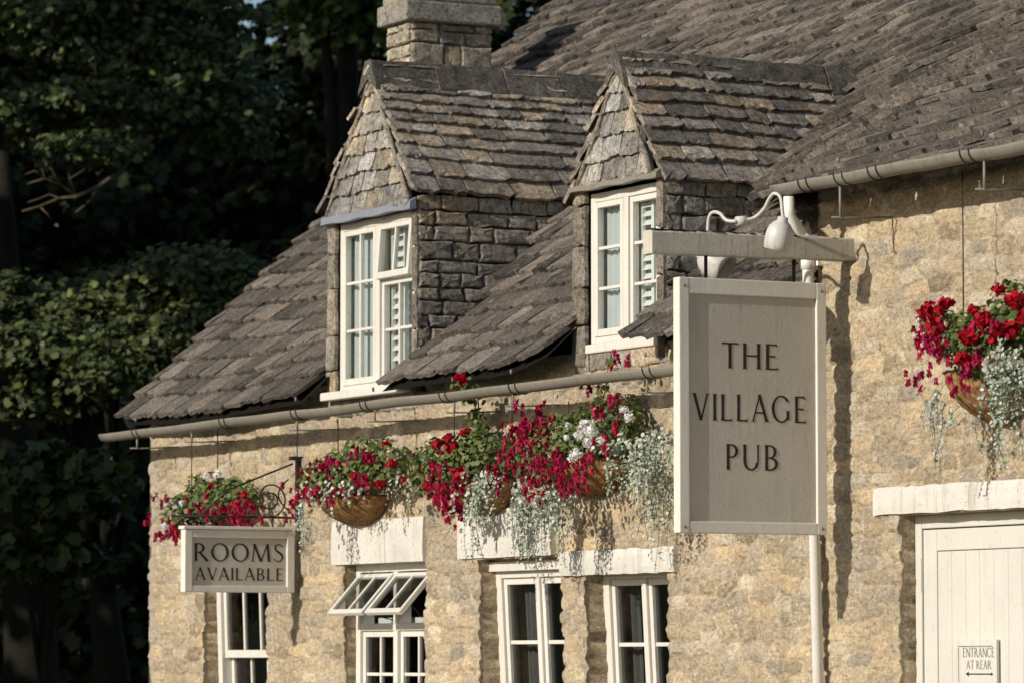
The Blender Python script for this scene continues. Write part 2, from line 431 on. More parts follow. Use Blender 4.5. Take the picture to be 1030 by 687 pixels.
# reveals: run every opening boundary edge back by WT
extraV = []; extraF = []
vc = [len(V)]
back = {}
def bv(i, depth):
    if (i, depth) not in back:
        p = V[i]; jit = (mnoise.noise(Vector((p[0] * 8, p[2] * 14, depth * 9))) * .012)
        back[(i, depth)] = vc[0]; extraV.append((p[0] + jit * .6, depth, p[2])); vc[0] += 1
    return back[(i, depth)]
for (a, b_, c, d) in OPEN.values():
    ia = int(np.argmin(np.abs(xs - a))); ib = int(np.argmin(np.abs(xs - b_))); jc = int(np.argmin(np.abs(zs - c))); jd = int(np.argmin(np.abs(zs - d)))
    loops = [[idx[ia, j] for j in range(jc, jd + 1)], [idx[ib, j] for j in range(jd, jc - 1, -1)], [idx[i, jd] for i in range(ia, ib + 1)], [idx[i, jc] for i in range(ib, ia - 1, -1)]]
    for L in loops:
        for p, q2 in zip(L[:-1], L[1:]):
            ds = [None, .03, .07, .12, .2, WT]
            for d0, d1 in zip(ds[:-1], ds[1:]):
                f0 = p if d0 is None else bv(p, d0); f1 = q2 if d0 is None else bv(q2, d0)
                extraF.append((f0, f1, bv(q2, d1), bv(p, d1)))
# left gable, right end, step return and rear as plain masonry
def plain_quad(pts):
    i0 = vc[0]
    for p in pts: extraV.append(p); vc[0] += 1
    extraF.append(tuple(range(i0, i0 + len(pts))))
def zL(Y): return 3.2 + .92 * (Y + .22)
RIDGE_Y = 4.6
plain_quad([(XL, 0, 0), (XL, 0, 3.15), (XL, RIDGE_Y, zL(RIDGE_Y) - .1), (XL, 9.0, 3.15), (XL, 9.0, 0)])
plain_quad([(XR, 0, 0), (XR, 9, 0), (XR, 9.0, 3.15), (XR, RIDGE_Y, zL(RIDGE_Y) - .1), (XR, 0, 3.95)])
plain_quad([(XL, 9, 0), (XL, 9, 3.15), (XR, 9, 3.15), (XR, 9, 0)])
plain_quad([(XSTEP, -.004, 3.13), (XSTEP, .9, 3.13), (XSTEP, .9, 4.25), (XSTEP, -.004, 4.05)])
plain_quad([(XL, .004, 3.20), (XSTEP, .004, 3.20), (XSTEP, WT, 3.20), (XL, WT, 3.20)])
allV = np.concatenate([V, np.array(extraV)])
me.from_pydata(allV.tolist(), [], q.tolist() + [list(f) for f in extraF]); me.update()
ca = np.ones((len(allV), 4), dtype=np.float32)
ca[:len(V), 0] = rid.ravel(); ca[:len(V), 1] = edge.ravel(); ca[:len(V), 2] = pale.ravel()
ev = np.array(extraV); r2, e2 = stones(ev[:, 1] * 1.0 + ev[:, 0] * .3, ev[:, 2]); ca[len(V):, 0] = r2 * .22; ca[len(V):, 1] = .5 + e2 * .5; ca[len(V):, 2] = 0  # reveal stones kept to the dark tones, shade put into their colour
at = me.attributes.new('col', 'FLOAT_COLOR', 'POINT'); at.data.foreach_set('color', ca.ravel())
me.polygons.foreach_set('use_smooth', [True] * len(me.polygons))
me.materials.append(M_WALL)
link(bpy.data.objects.new('wall', me), pub)

# dark rooms behind the windows
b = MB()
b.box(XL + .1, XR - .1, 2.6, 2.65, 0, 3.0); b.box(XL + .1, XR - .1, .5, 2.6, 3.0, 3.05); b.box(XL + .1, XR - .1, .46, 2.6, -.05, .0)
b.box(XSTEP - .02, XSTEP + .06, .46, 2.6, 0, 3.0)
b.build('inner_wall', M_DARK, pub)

# ------------------------------------------------------------------ roof
def sstep(t): t = max(0.0, min(1.0, t)); return t * t * (3 - 2 * t)
def zR(Y):
    if Y >= 4.0: return zL(Y)
    t = Y + .28; return 3.965 + .5223 * t + .0478 * t * t
def roof_z(X, Y, w=None):
    if w is None: w = sstep((X + 2.2) / 3.6)
    z = zL(Y) * (1 - w) + zR(Y) * w
    z += mnoise.noise(Vector((X * .55, Y * .5, 2.3))) * .045 - .03 * math.exp(-((X + 5.8) / 1.2) ** 2) 
    return z
D1 = dict(xc=-4.105, hl=.635, hw=.595, win=.525, zr=5.20, m=1.32, yf=.0, ybk=2.3, sill=3.26, head=4.295, edx=.605)
D2 = dict(xc=-1.02, hl=.535, hw=.47, win=.395, zr=4.885, m=1.40, yf=.0, ybk=1.75, sill=3.35, head=4.18, edx=.50)
def cutY(X): return -.37 + (XSTEP - X) / 1.47 * .91

def slate(mb, rng, surf, u0, u1, s0, s1, th, lift, colr, ragged=.012, clip=None):
    def fr(u, s):
        p = surf(u, s); e = .01
        du = surf(u + e, s) - p; ds = surf(u, s + e) - p
        n = du.cross(ds); n.normalize()
        return p, n
    k = 7
    bot = []
    w = u1 - u0
    slp = rng.uniform(-.008, .008)
    for i in range(k + 1):
        t = i / k
        ds = rng.uniform(-ragged, ragged) * (.75 if 0 < i < k else 1.0) + (.012 if i in (0, k) else 0) + slp * (t - .5) * 2
        bot.append((u0 + w * t, s0 + ds, lift + rng.uniform(-.004, .004)))
    top = [(u1 - rng.uniform(0, .006), s1, .004), (u0 + rng.uniform(0, .006), s1, .004)]
    mid = [(u1 + rng.uniform(-.006, .004), s0 + (s1 - s0) * .5, lift * .55), (u0 + rng.uniform(-.004, .006), s0 + (s1 - s0) * .5, lift * .55)]
    out = bot + [mid[0], top[0], top[1], mid[1]]
    vs = []; lo = []
    if clip: out = [(min(max(u, clip(s)[0]), clip(s)[1]), s, h) for (u, s, h) in out]
    for (u, s, h) in out:
        p, n = fr(u, s)
        vs.append(p + n * h); lo.append(p + n * (h - th))
    # centre vertex row for slight relief
    pc, nc = fr((u0 + u1) / 2, s0 + (s1 - s0) * .3); vs_c = pc + nc * (lift * .78 + rng.uniform(-.004, .006))
    m = len(out)
    V_ = vs + lo + [vs_c]
    F_ = [(i, (i + 1) % m, 2 * m) for i in range(m)]
    F_ += [(i, m + i, m + (i + 1) % m, (i + 1) % m) for i in range(m)]
    mb.add(V_, F_, colr)

def slate_field(mb, rng, surf, ulim, s0, s1, g0, g1, w0, w1, th, lift, palette, keep=None, over=1.35, ragged=.012, clip=None):
    s = s0
    while s < s1:
        t = (s - s0) / max(1e-6, (s1 - s0)); g = (g0 * (1 - t) + g1 * t) * rng.uniform(.9, 1.1)
        a, b_ = ulim(s)
        u = a - rng.uniform(0, .10) * (1 if keep else 0)
        u = a
        first = True
        while u < b_ - .02:
            w = rng.uniform(w0, w1) * (.65 + .35 * (1 - t))
            if first: w *= rng.uniform(.4, 1.0); first = False
            e = min(u + w, b_)
            if b_ - e < .06: e = b_
            uc = (u + e) / 2
            if keep is None or keep(uc, s, u, e):
                base = palette[rng.randrange(len(palette))]; f = rng.uniform(.60, 1.35)
                col = tuple(c * f for c in base)
                tht = th * rng.uniform(.75, 1.35)
                slate(mb, rng, surf, u + rng.uniform(.001, .006), e - rng.uniform(.001, .006), s + rng.uniform(-.008, .008), s + g * over, tht, lift * rng.uniform(.85, 1.3) + tht * .4, col, ragged, clip)
            u = e
        s += g

def main_surf(X, Y): return Vector((X, Y, roof_z(X, Y)))
def low_surf(X, Y): return Vector((X, Y, roof_z(X, Y, .13)))
def keep_main(X, Y, a, e):
    for D in (D1, D2):
        if a < D['xc'] + D['hw'] - .03 and e > D['xc'] - D['hw'] + .03:
            if Y < -.02:
                if a < D['xc'] + D['win'] - .05 and e > D['xc'] - D['win'] - .04: return False
            elif roof_z(X, Y) < D['zr'] - D['m'] * abs(X - D['xc']) - .06: return False
    if X > -.66 and X < XSTEP + .1 and Y < cutY(X) + .0: return False
    if 6.2 > -X > 0 and False: return False
    if -6.92 < X < -6.5 and 1.42 < Y < 2.02: return False
    return True
rng = random.Random(5)
PAL_ROOF = [(0.213, 0.182, 0.155), (0.163, 0.142, 0.121), (0.243, 0.205, 0.170), (0.187, 0.163, 0.140), (0.135, 0.119, 0.104), (0.226, 0.197, 0.166)]
mb = MB()
slate_field(mb, rng, main_surf, lambda s: (-7.66 + .02 * math.sin(s * 9) if s > -.26 else XSTEP - .02, XR + .05), -.335, RIDGE_Y, .138, .074, .17, .36, .030, .027, PAL_ROOF, keep_main, 1.3, .018)
# the strip of low roof that runs on beyond the second dormer
slate_field(mb, rng, low_surf, lambda s: (D2['xc'] + D2['hw'] - (.08 if s < 0 else -.01), XSTEP - .02), -.24, .75, .13, .12, .2, .4, .032, .026, PAL_ROOF, None, 1.3, .018)
# extra slates on edge beside the window of the second dormer
roof = mb.build('roof', M_ROOF, pub)
b = MB()
def under(surf, x0, x1, y0, y1, st, keep):
    nx = int((x1 - x0) / st); ny = int((y1 - y0) / st)
    for i in range(nx):
        for j in range(ny):
            xa = x0 + i * st; ya = y0 + j * st
            if keep and not keep(xa + st / 2, ya + st / 2, xa, xa + st): continue
            pts = [surf(*p) - Vector((0, 0, .035)) for p in ((xa, ya), (xa + st, ya), (xa + st, ya + st), (xa, ya + st))]
            b.add(pts, [(0, 1, 2, 3)])
under(main_surf, -7.5, XR, -.20, RIDGE_Y, .08, keep_main)
under(low_surf, D2['xc'] + D2['hw'] + .01, XSTEP, -.16, .75, .08, None)
zt = zL(RIDGE_Y)
b.add([(-7.55, RIDGE_Y, zt), (XR, RIDGE_Y, zt), (XR, 9.3, 3.1), (-7.55, 9.3, 3.1)], [(0, 1, 2, 3)])
b.build('roof_underlay', M_UNDER, roof)

def blocks(mb, rng, surf, ulim, s0, s1, hrange, wrange, th, palette, keep=None):
    s = s0
    while s < s1 - .02:
        h = rng.uniform(*hrange); 
        if s1 - (s + h) < .05: h = s1 - s
        a, b_ = ulim(s + h / 2); u = a; first = True
        while u < b_ - .01:
            w = rng.uniform(*wrange)
            if first: w *= rng.uniform(.5, 1); first = False
            e = min(u + w, b_)
            if b_ - e < .07: e = b_
            if keep is None or keep((u + e) / 2, s + h / 2):
                base = palette[rng.randrange(len(palette))]; f = rng.uniform(.75, 1.3); col = tuple(c * f for c in base)
                g = .005
                n8 = []
                c4 = [(u + g, s + g), (e - g, s + g), (e - g, s + h - g), (u + g, s + h - g)]
                ring = []
                for i in range(4):
                    p, q_ = c4[i], c4[(i + 1) % 4]
                    for t in (0, .33, .67):
                        ring.append((p[0] + (q_[0] - p[0]) * t + rng.uniform(-.009, .009), p[1] + (q_[1] - p[1]) * t + rng.uniform(-.008, .008)))
                ce = ((u + e) / 2, s + h / 2)
                t2 = th * rng.uniform(.6, 1.3)
                def at_(us, d):
                    p = surf(*us); 
                    nn = (surf(us[0] + .01, us[1]) - p).cross(surf(us[0], us[1] + .01) - p).normalized()
                    return p + nn * d
                inr = [(ce[0] + (r_[0] - ce[0]) * (1 - .03 / max(.08, e - u)), ce[1] + (r_[1] - ce[1]) * (1 - .022 / max(.05, h))) for r_ in ring]
                vs = [at_(r_, -.015) for r_ in ring] + [at_(r_, t2 * .55) for r_ in ring] + [at_(r_, t2 + rng.uniform(-.004, .003)) for r_ in inr] + [at_(ce, t2 * rng.uniform(.9, 1.3))]
                n = 12
                fs = [(i, (i + 1) % n, n + (i + 1) % n, n + i) for i in range(n)] + [(n + i, n + (i + 1) % n, 2 * n + (i + 1) % n, 2 * n + i) for i in range(n)] + [(2 * n + i, 2 * n + (i + 1) % n, 3 * n) for i in range(n)]
                mb.add(vs, fs, col)
            u = e
        s += h

PAL_D = [(0.392, 0.333, 0.267), (0.334, 0.294, 0.248), (0.479, 0.386, 0.282), (0.288, 0.255, 0.223), (0.412, 0.372, 0.325), (0.243, 0.217, 0.190)]
PAL_G = [(0.375, 0.349, 0.314), (0.418, 0.388, 0.342), (0.302, 0.287, 0.262), (0.457, 0.387, 0.295), (0.357, 0.342, 0.322)]
PAL_C = [(0.360, 0.324, 0.279), (0.395, 0.348, 0.293), (0.308, 0.278, 0.245), (0.358, 0.315, 0.267), (0.345, 0.315, 0.279), (0.325, 0.296, 0.268), (0.372, 0.322, 0.254), (0.470, 0.376, 0.267)]

def dormer(D, seed, ridge_y1, chk):
    rng = random.Random(seed)
    xc, hw, zr, m, yf, edx = D['xc'], D['hw'], D['zr'], D['m'], D['yf'], D['edx']
    cs = 1 / math.sqrt(1 + m * m)
    sl = edx / cs
    # roof slopes: u = along Y (reversed for right slope so the normal points out), s = up the slope from the eave
    mb = MB()
    def right_s(u, s):
        sag = .02 * math.sin(u * 2.1 + seed)
        return Vector((xc + edx - s * cs, u, zr - m * edx + s * cs * m - sag * .5 + mnoise.noise(Vector((u * 1.2, s * 2, seed))) * .02))
    def left_s(u, s):
        return Vector((xc - edx + s * cs, -u, zr - m * edx + s * cs * m + mnoise.noise(Vector((u * 1.2, s * 2, seed + 5))) * .02))
    yv = yf - .055
    hip = .03
    slate_field(mb, rng, right_s, lambda s: (yv + rng.uniform(-.015, .02) + hip * s / sl, D['ybk']), -.03, sl - .05, .128, .075, .17, .36, .026, .020, PAL_D, None, 1.35, .010)
    slate_field(mb, rng, left_s, lambda s: (-D['ybk'], -(yv + rng.uniform(-.03, .02) + hip * s / sl)), -.07, sl - .05, .128, .075, .17, .36, .03, .026, PAL_D, None, 1.35, .010)
    dr = mb.build('dormer_roof', M_DSLATE, pub)
    # underlay
    b = MB()
    zt = zr - .045
    ez = zr - m * edx - .045
    y0 = yf - .02; y1 = D['ybk']
    ytop = y0 + hip
    b.add([(xc, ytop, zt), (xc + edx - .03, y0, ez + .03 * m), (xc + edx - .03, y1, ez + .03 * m), (xc, y1, zt)], [(0, 1, 2, 3)])
    b.add([(xc, ytop, zt), (xc - edx + .03, y0, ez + .03 * m), (xc - edx + .03, y1, ez + .03 * m), (xc, y1, zt)], [(3, 2, 1, 0)])
    b.build('roof_underlay', M_UNDER, dr)
    # ridge
    mb = MB(); y = yf - .075 + hip
    while y < ridge_y1:
        L = rng.uniform(.38, .52); e = min(y + L - .008, ridge_y1 + .1)
        w, h, t = .125, .155, .045
        dz = rng.uniform(-.006, .006); dx = rng.uniform(-.006, .006)
        prof = [(-w, zr - m * w + .01), (-w * .95, zr - m * w + .05), (-.035, zr + .045), (.035, zr + .045), (w * .95, zr - m * w + .05), (w, zr - m * w + .01), (0, zr - .06)]
        n = len(prof); secs = 5; vs = []
        for i in range(secs):
            yy = y + (e - y) * i / (secs - 1)
            for (px_, pz_) in prof:
                vs.append((xc + px_ + dx + rng.uniform(-.006, .006), yy + rng.uniform(-.004, .004), pz_ + dz + rng.uniform(-.007, .007)))
        fs = []
        for i in range(secs - 1):
            for k in range(n): fs.append((i * n + k, (i + 1) * n + k, (i + 1) * n + (k + 1) % n, i * n + (k + 1) % n))
        fs.append(tuple(range(n))); fs.append(tuple((secs - 1) * n + k for k in range(n))[::-1])
        f = rng.uniform(.8, 1.2)
        mb.add(vs, fs, (.165 * f, .15 * f, .128 * f)); y = e + .006
    mb.build('ridge_tiles', M_RIDGE, dr)
    # slate hung gablet
    mb = MB()
    gz0 = D['head'] + .05
    ztop = zr - .05
    H = ztop - gz0
    def gab(u, s):
        return Vector((xc + u, yf - .03 + hip * s / H, gz0 + s))
    def glim(s):
        hwid = (zr - .02 - (gz0 + s)) / (m * 1.08)
        hwid = max(.02, hwid - .005)
        return (-hwid, hwid)
    slate_field(mb, rng, gab, glim, -.02, H - .06, .125, .11, .13, .24, .024, .018, PAL_G, None, 1.25, .010, glim)
    # pale mortar fillets up both verges
    for sg in (-1, 1):
        pts = []
        for i in range(9):
            s = H * i / 8; a, bb = glim(s); p = gab(bb if sg > 0 else a, s)
            pts.append(p + Vector((rng.uniform(-.008, .008) - sg * .01, -.018, rng.uniform(-.006, .006))))
        mb.tube(pts, [rng.uniform(.012, .022) for _ in pts], 6, (.34, .30, .24))
    gb = mb.build('gablet_slates', M_DSLATE, dr)
    b = MB(); a0 = glim(0)
    b.add([gab(a0[0] + .02, 0) + Vector((0, .02, 0)), gab(a0[1] - .02, 0) + Vector((0, .02, 0)), gab(0, H) + Vector((0, .02, 0))], [(0, 1, 2)])
    b.build('gablet_backing', M_UNDER, dr)
    # lead / timber apron under the gablet
    mb = MB(); n = 14; vs = []
    for i in range(n + 1):
        u = -hw - .03 + (2 * hw + .05) * i / n; wv = math.sin(i * 1.3) * .003
        vs += [(xc + u, yf - .02, gz0 + .015 + wv), (xc + u, yf - .06, gz0 - .012 + wv), (xc + u, yf - .065, gz0 - (.055 if seed == 11 else .04) + wv * 1.5), (xc + u, yf - .02, gz0 - (.055 if seed == 11 else .04) + wv)]
    fs = []
    for i in range(n):
        for k in range(4): fs.append((i * 4 + k, (i + 1) * 4 + k, (i + 1) * 4 + (k + 1) % 4, i * 4 + (k + 1) % 4))
    fs += [(0, 1, 2, 3), (n * 4 + 3, n * 4 + 2, n * 4 + 1, n * 4)]
    mb.add(vs, fs)
    mb.build('flashing', M_LEAD if seed == 11 else M_GUT, dr)
    # cheeks: right (seen), left, and the narrow stone jambs at the front
    mb = MB(); ze = zr - m * hw - .035
    def rc(u, s): return Vector((xc + hw, u, s))
    blocks(mb, rng, rc, lambda s: (yf + .0, chk), D['sill'] - .2, ze, (.07, .125), (.12, .28), .012, PAL_C)
    mb.box(xc + hw - .06, xc + hw - .012, yf + .01, chk + .3, D['sill'] - .3, ze - .01, (.10, .085, .07))
    mb.build('dormer_cheek', M_CHEEK, pub)
    mb = MB()
    mb.box(xc - D['hl'] + .012, xc - D['hl'] + .07, yf + .02, chk + .3, D['sill'] - .3, ze - .02, (.2, .17, .13))
    mb.build('dormer_cheek', M_CHEEK, pub); mb = MB()
    def fl(u, s): return Vector((u, yf, s))
    blocks(mb, rng, fl, lambda s: (xc - D['hl'] - .03 * (D['head'] - s), xc - D['win'] - .004), D['sill'] - .12, D['head'] + .03, (.16, .30), (.3, .4), .016, [(.30, .26, .20), (.36, .29, .19), (.27, .24, .20)])
    mb.build('dormer_jamb', M_CHEEK, pub); mb = MB()
    blocks(mb, rng, fl, lambda s: (xc + D['win'] + .004, xc + hw + .012), D['sill'] - .12, D['head'] + .03, (.16, .30), (.3, .4), .02, [(.27, .235, .19), (.25, .22, .18)])
    mb.build('dormer_jamb', M_CHEEK, pub)
    # masonry below the sill
    mb = MB()
    blocks(mb, rng, lambda u, s: Vector((u, yf + .015, s)), lambda s: (xc - hw - .06, xc + hw + .04), 3.10, D['sill'] - .045, (.08, .12), (.18, .4), .02, PAL_C)
    mb.build('dormer_base', M_CHEEK, pub)
    # ceiling over the window
    b = MB(); b.box(xc - hw + .02, xc + hw - .02, yf + .02, yf + .9, D['head'] + .035, D['head'] + .05)
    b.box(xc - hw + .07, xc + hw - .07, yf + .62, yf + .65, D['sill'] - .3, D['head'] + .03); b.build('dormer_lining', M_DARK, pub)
dormer(D1, 11, 2.25, 1.55)
dormer(D2, 23, 1.55, .85)

# chimney
ch = MB(); rng = random.Random(8)
cx0, cx1, cy0, cy1, cz0, cz1 = -6.88, -6.53, 1.45, 2.06, 4.2, 5.90
blocks(ch, rng, lambda u, s: Vector((cx1, u, s)), lambda s: (cy0, cy1), cz0, cz1, (.08, .17), (.12, .30), .016, [(.42, .37, .29), (.48, .41, .31), (.36, .33, .27), (.46, .38, .27)])
blocks(ch, rng, lambda u, s: Vector((u, cy0, s)), lambda s: (cx0, cx1), cz0, cz1, (.08, .17), (.12, .30), .016, [(.46, .41, .32), (.50, .44, .34)])
ch.box(cx0 + .01, cx1 - .01, cy0 + .01, cy1 - .0, cz0, cz1, (.3, .25, .18))
chim = ch.build('chimney', M_CHIM, roof)
cp = MB(); cp.box(cx0 - .055, cx1 + .055, cy0 - .06, cy1 + .06, cz1, cz1 + .14, (.36, .33, .29))
cp.box(cx0 - .03, cx1 + .03, cy0 - .03, cy1 + .03, cz1 + .143, cz1 + .30, (.40, .36, .30))
cp.box(cx0 - .06, cx1 + .06, cy0 - .06, cy1 + .06, cz1 + .303, cz1 + .40, (.36, .33, .29))
cp.build('chimney_cap', M_CHIM, pub, bevel=.015)

# ------------------------------------------------------------------ windows
def leaf_frame(mb, gl, x0, x1, z0, z1, y, cols, rows, stile=.042, bar=.020, dep=.04, top=None, bot=None, rowf=None):
    top = top or stile; bot = bot or stile * 1.25
    mb.box(x0, x0 + stile, y, y + dep, z0, z1); mb.box(x1 - stile, x1, y, y + dep, z0, z1)
    mb.box(x0 + stile, x1 - stile, y + .002, y + dep - .002, z1 - top, z1); mb.box(x0 + stile, x1 - stile, y + .002, y + dep - .002, z0, z0 + bot)
    gx0, gx1, gz0, gz1 = x0 + stile, x1 - stile, z0 + bot, z1 - top
    for i in range(1, cols):
        c = gx0 + (gx1 - gx0) * i / cols; mb.box(c - bar / 2, c + bar / 2, y + .006, y + dep - .006, gz0, gz1)
    fr = rowf or [i / rows for i in range(1, rows)]
    for t in fr:
        c = gz0 + (gz1 - gz0) * t; mb.box(gx0, gx1, y + .009, y + dep - .009, c - bar / 2, c + bar / 2)
    gl.add([(gx0, y + dep * .5, gz0), (gx1, y + dep * .5, gz0), (gx1, y + dep * .5, gz1), (gx0, y + dep * .5, gz1)], [(0, 1, 2, 3)])

def wave_sheet(mb, x0, x1, z0, z1, y, amp=.02, per=.07, seed=0, n=60, ov=.0):
    vs = []; rg = random.Random(seed); ph = rg.uniform(0, 6)
    for i in range(n + 1):
        t = i / n; x = x0 + (x1 - x0) * t
        yy = y + amp * math.sin(2 * PI * (x - x0) / per + ph) + amp * .5 * math.sin(2 * PI * (x - x0) / (per * 2.3) + ph * 2)
        vs += [(x, yy, z0), (x + ov * (t - .5), yy, z1)]
    mb.add(vs, [(2 * i, 2 * i + 2, 2 * i + 3, 2 * i + 1) for i in range(n)], (1, 1, 1), True)

def dormer_window(D, name, rows, louvre_leafs, open_vent):
    xc, win, z0, z1, y = D['xc'], D['win'], D['sill'], D['head'], D['yf'] + .035
    w = empty(name, pub, (xc, y, z0))
    H = z1 - z0
    fr = MB()
    fr.box(-win, -win + .045, -.01, .09, 0, H); fr.box(win - .045, win, -.01, .09, 0, H)
    fr.box(-win + .045, win - .045, -.008, .088, H - .05, H); fr.box(-win + .045, win - .045, -.008, .088, 0, .035)
    fr.box(-.028, .028, -.012, .085, .035, H - .05)
    fr.build('frame', M_WHITE, w, bevel=.004)
    sl = MB(); sl.box(-win - (.06 if D is D1 else .0), win + .02, -.12 if D is D1 else -.05, -.011, -.055, -.004); sl.build('sill', M_WHITE, w, bevel=.008)
    cols = 2 if rows == 3 and name == 'dormer_window' and D is D1 else 1
    for i, (a, b_) in enumerate(((-win + .047, -.030), (.030, win - .047))):
        sm = MB(); gm = MB()
        if open_vent and i == 1:
            zs_ = .037 + (H - .09) * .645
            leaf_frame(sm, gm, a, b_, .037, zs_, .004, cols, 2, .032, .018)
            s2 = MB(); g2 = MB(); hh = H - .052 - zs_ - .004
            leaf_frame(s2, g2, 0, b_ - a, -hh, 0, 0, cols, 1, .032, .018)
            e = empty('vent_sash', w, (a, -.018, H - .052), (R_(-4.5), 0, 0))
            s2.build('vent_frame', M_WHITE, e, bevel=.003); g2.build('vent_pane', M_DGLASS, e)
        else:
            leaf_frame(sm, gm, a, b_, .037, H - .052, .0 if i else -.012, cols, rows, .032, .018)
        sm.build('sash', M_WHITE, w, bevel=.003); gm.build('pane', M_DGLASS, w)
    cu = MB(); wave_sheet(cu, -win + .05, -.03, .036, H - .05, .062, .008, .06, 3)
    cu.build('blind', M_NET, w)
    sh = MB()
    x0, x1 = .04, win * .42
    sh.box(x0 + .005, x0 + .03, .056, .08, .04, H - .055); sh.box(x1, x1 + .03, .056, .08, .04, H - .055)
    n = 16
    for k in range(n):
        z = .05 + (H - .10) * k / (n - 1)
        sh.add([(x0 + .03, .055, z - .016), (x1, .055, z - .016), (x1, .080, z + .016), (x0 + .03, .080, z + .016)], [(0, 1, 2, 3)])
    sh.build('louvre_shutter', M_SHUT, w)
    c2 = MB(); wave_sheet(c2, .03, win - .05, .036, H - .05, .10, .010, .06, 8); c2.build('blind', M_NET, w)
dormer_window(D1, 'dormer_window', 3, True, True)
dormer_window(D2, 'dormer_window', 3, True, False)

def facade_window(key, rec=.10, lean=0.0):
    a, b_, c, d = OPEN[key]
    w = empty('window', pub, ((a + b_) / 2, rec + math.tan(R_(lean)) * (1.95 - c), c), (R_(lean), 0, 0))
    return w, (b_ - a) / 2, d - c
# sash window behind the small sign
w, hw, H = facade_window('sash', .10, 2.0)
fr = MB(); fr.box(-hw, -hw + .065, -.01, .09, 0, H); fr.box(hw - .065, hw, -.01, .09, 0, H); fr.box(-hw + .065, hw - .065, -.008, .088, H - .06, H); fr.box(-hw + .065, hw - .065, -.008, .088, 0, .06)
fr.build('frame', M_WHITE, w, bevel=.004)
mz = zw(245, 658) - OPEN['sash'][2]
for (z0, z1, y) in ((mz - .02, H - .062, .012), (.062, mz + .018, .056)):
    sm = MB(); gm = MB(); leaf_frame(sm, gm, -hw + .067, hw - .067, z0, z1, y, 3, 1, .04, .024, .036); sm.build('sash', M_WHITE, w, bevel=.003); gm.build('pane', M_GLASS, w)
# window with two open top vents
w, hw, H = facade_window('hopper', .09, 0)
zt_ = zw(390, 629, .09) - OPEN['hopper'][2]
zh_ = zw(390, 575, .09) - OPEN['hopper'][2]
fr = MB(); fr.box(-hw, -hw + .06, -.01, .09, 0, H); fr.box(hw - .06, hw, -.01, .09, 0, H)
fr.box(-hw + .06, hw - .06, -.008, .088, zh_, H); fr.box(-hw + .06, hw - .06, -.008, .088, 0, .06)
fr.box(-hw + .06, hw - .06, -.006, .086, zt_ - .03, zt_ + .015); fr.box(-.028, .028, -.012, .085, .06, zt_ - .03); fr.box(-.028, .028, -.012, .085, zt_ + .015, zh_)
fr.build('frame', M_WHITE, w, bevel=.004)
for (a, b_) in ((-hw + .062, -.030), (.030, hw - .062)):
    sm = MB(); gm = MB(); leaf_frame(sm, gm, a, b_, .062, zt_ - .032, .01, 2, 3, .035, .02, rowf=[.35, .68]); sm.build('casement', M_WHITE, w, bevel=.003); gm.build('pane', M_GLASS, w)
    hh = zh_ - zt_ - .0
    e = empty('hopper_vent', w, (a - .01, -.014, zh_ - .005), (R_(-42), 0, 0))
    s2 = MB(); g2 = MB(); leaf_frame(s2, g2, 0, b_ - a + .02, -hh, 0, 0, 2, 1, .028, .02, .03); s2.build('vent_frame', M_WHITE, e, bevel=.003); g2.build('vent_pane', M_GLASS, e)
    st = MB(); st.tube([(b_ - .03, .02, zt_ + .03), (b_ - .06, -.05, zt_ + .05), (b_ - .02, -.14, zh_ - .2)], .004, 6); st.build('stay', M_IRON, w)
lv = MB()
for i in range(16):
    x = -hw + .07 + (2 * hw - .14) * i / 16; ww = (2 * hw - .14) / 16
    lv.add([(x, .11, zt_ + .05), (x + ww, .11, zt_ + .05), (x + ww, .11, zt_ - .015), (x + ww / 2, .115, zt_ - .035), (x, .11, zt_ - .015)], [(0, 1, 2, 3, 4)])
lv.build('lace_valance', M_NET, w)
# two casements
for key, hd, cur in (('casement_a', .115, 1), ('casement_b', .03, 2)):
    w, hw, H = facade_window(key, .125 if key == 'casement_a' else .125, 3.0)
    H += .01
    fr = MB(); fr.box(-hw - .02, -hw + .06, -.01, .09, 0, H); fr.box(hw - .06, hw + .02, -.01, .09, 0, H); fr.box(-hw + .06, hw - .06, -.008, .088, H - hd, H); fr.box(-hw + .06, hw - .06, -.008, .088, 0, .06)
    fr.box(-.02, .02, -.009, .083, .06, H - hd)
    if key == 'casement_a': fr.box(-hw - .03, hw + .03, -.05, -.012, H - .075, H - .02)
    fr.build('frame', M_WHITE, w, bevel=.005)
    for (a, b_) in ((-hw + .062, -.022), (.022, hw - .062)):
        sm = MB(); gm = MB(); leaf_frame(sm, gm, a, b_, .062, H - hd - .002, .008, 1, 3, .036, .022); sm.build('casement', M_WHITE, w, bevel=.003); gm.build('pane', M_GLASS, w)
    for k, (a, b_) in enumerate(((-hw + .03, -hw + .21), (-.06, .13))):
        cu = MB(); wave_sheet(cu, a, b_, .03, H - .03, .125, .016, .06, cur * 3 + k)
        o = cu.build('curtain', M_CURT, None)
        o.location = w.location; o.rotation_euler = w.rotation_euler
        side = 'left' if k == 0 else 'middle'
        wn = 'window beneath the smooth white lintel' if cur == 1 else 'window beneath the rough cracked lintel'
        tag(o, 'grey gathered curtain hanging at the %s of the %s' % (side, wn), 'curtain', 'grey curtains in the lower windows')

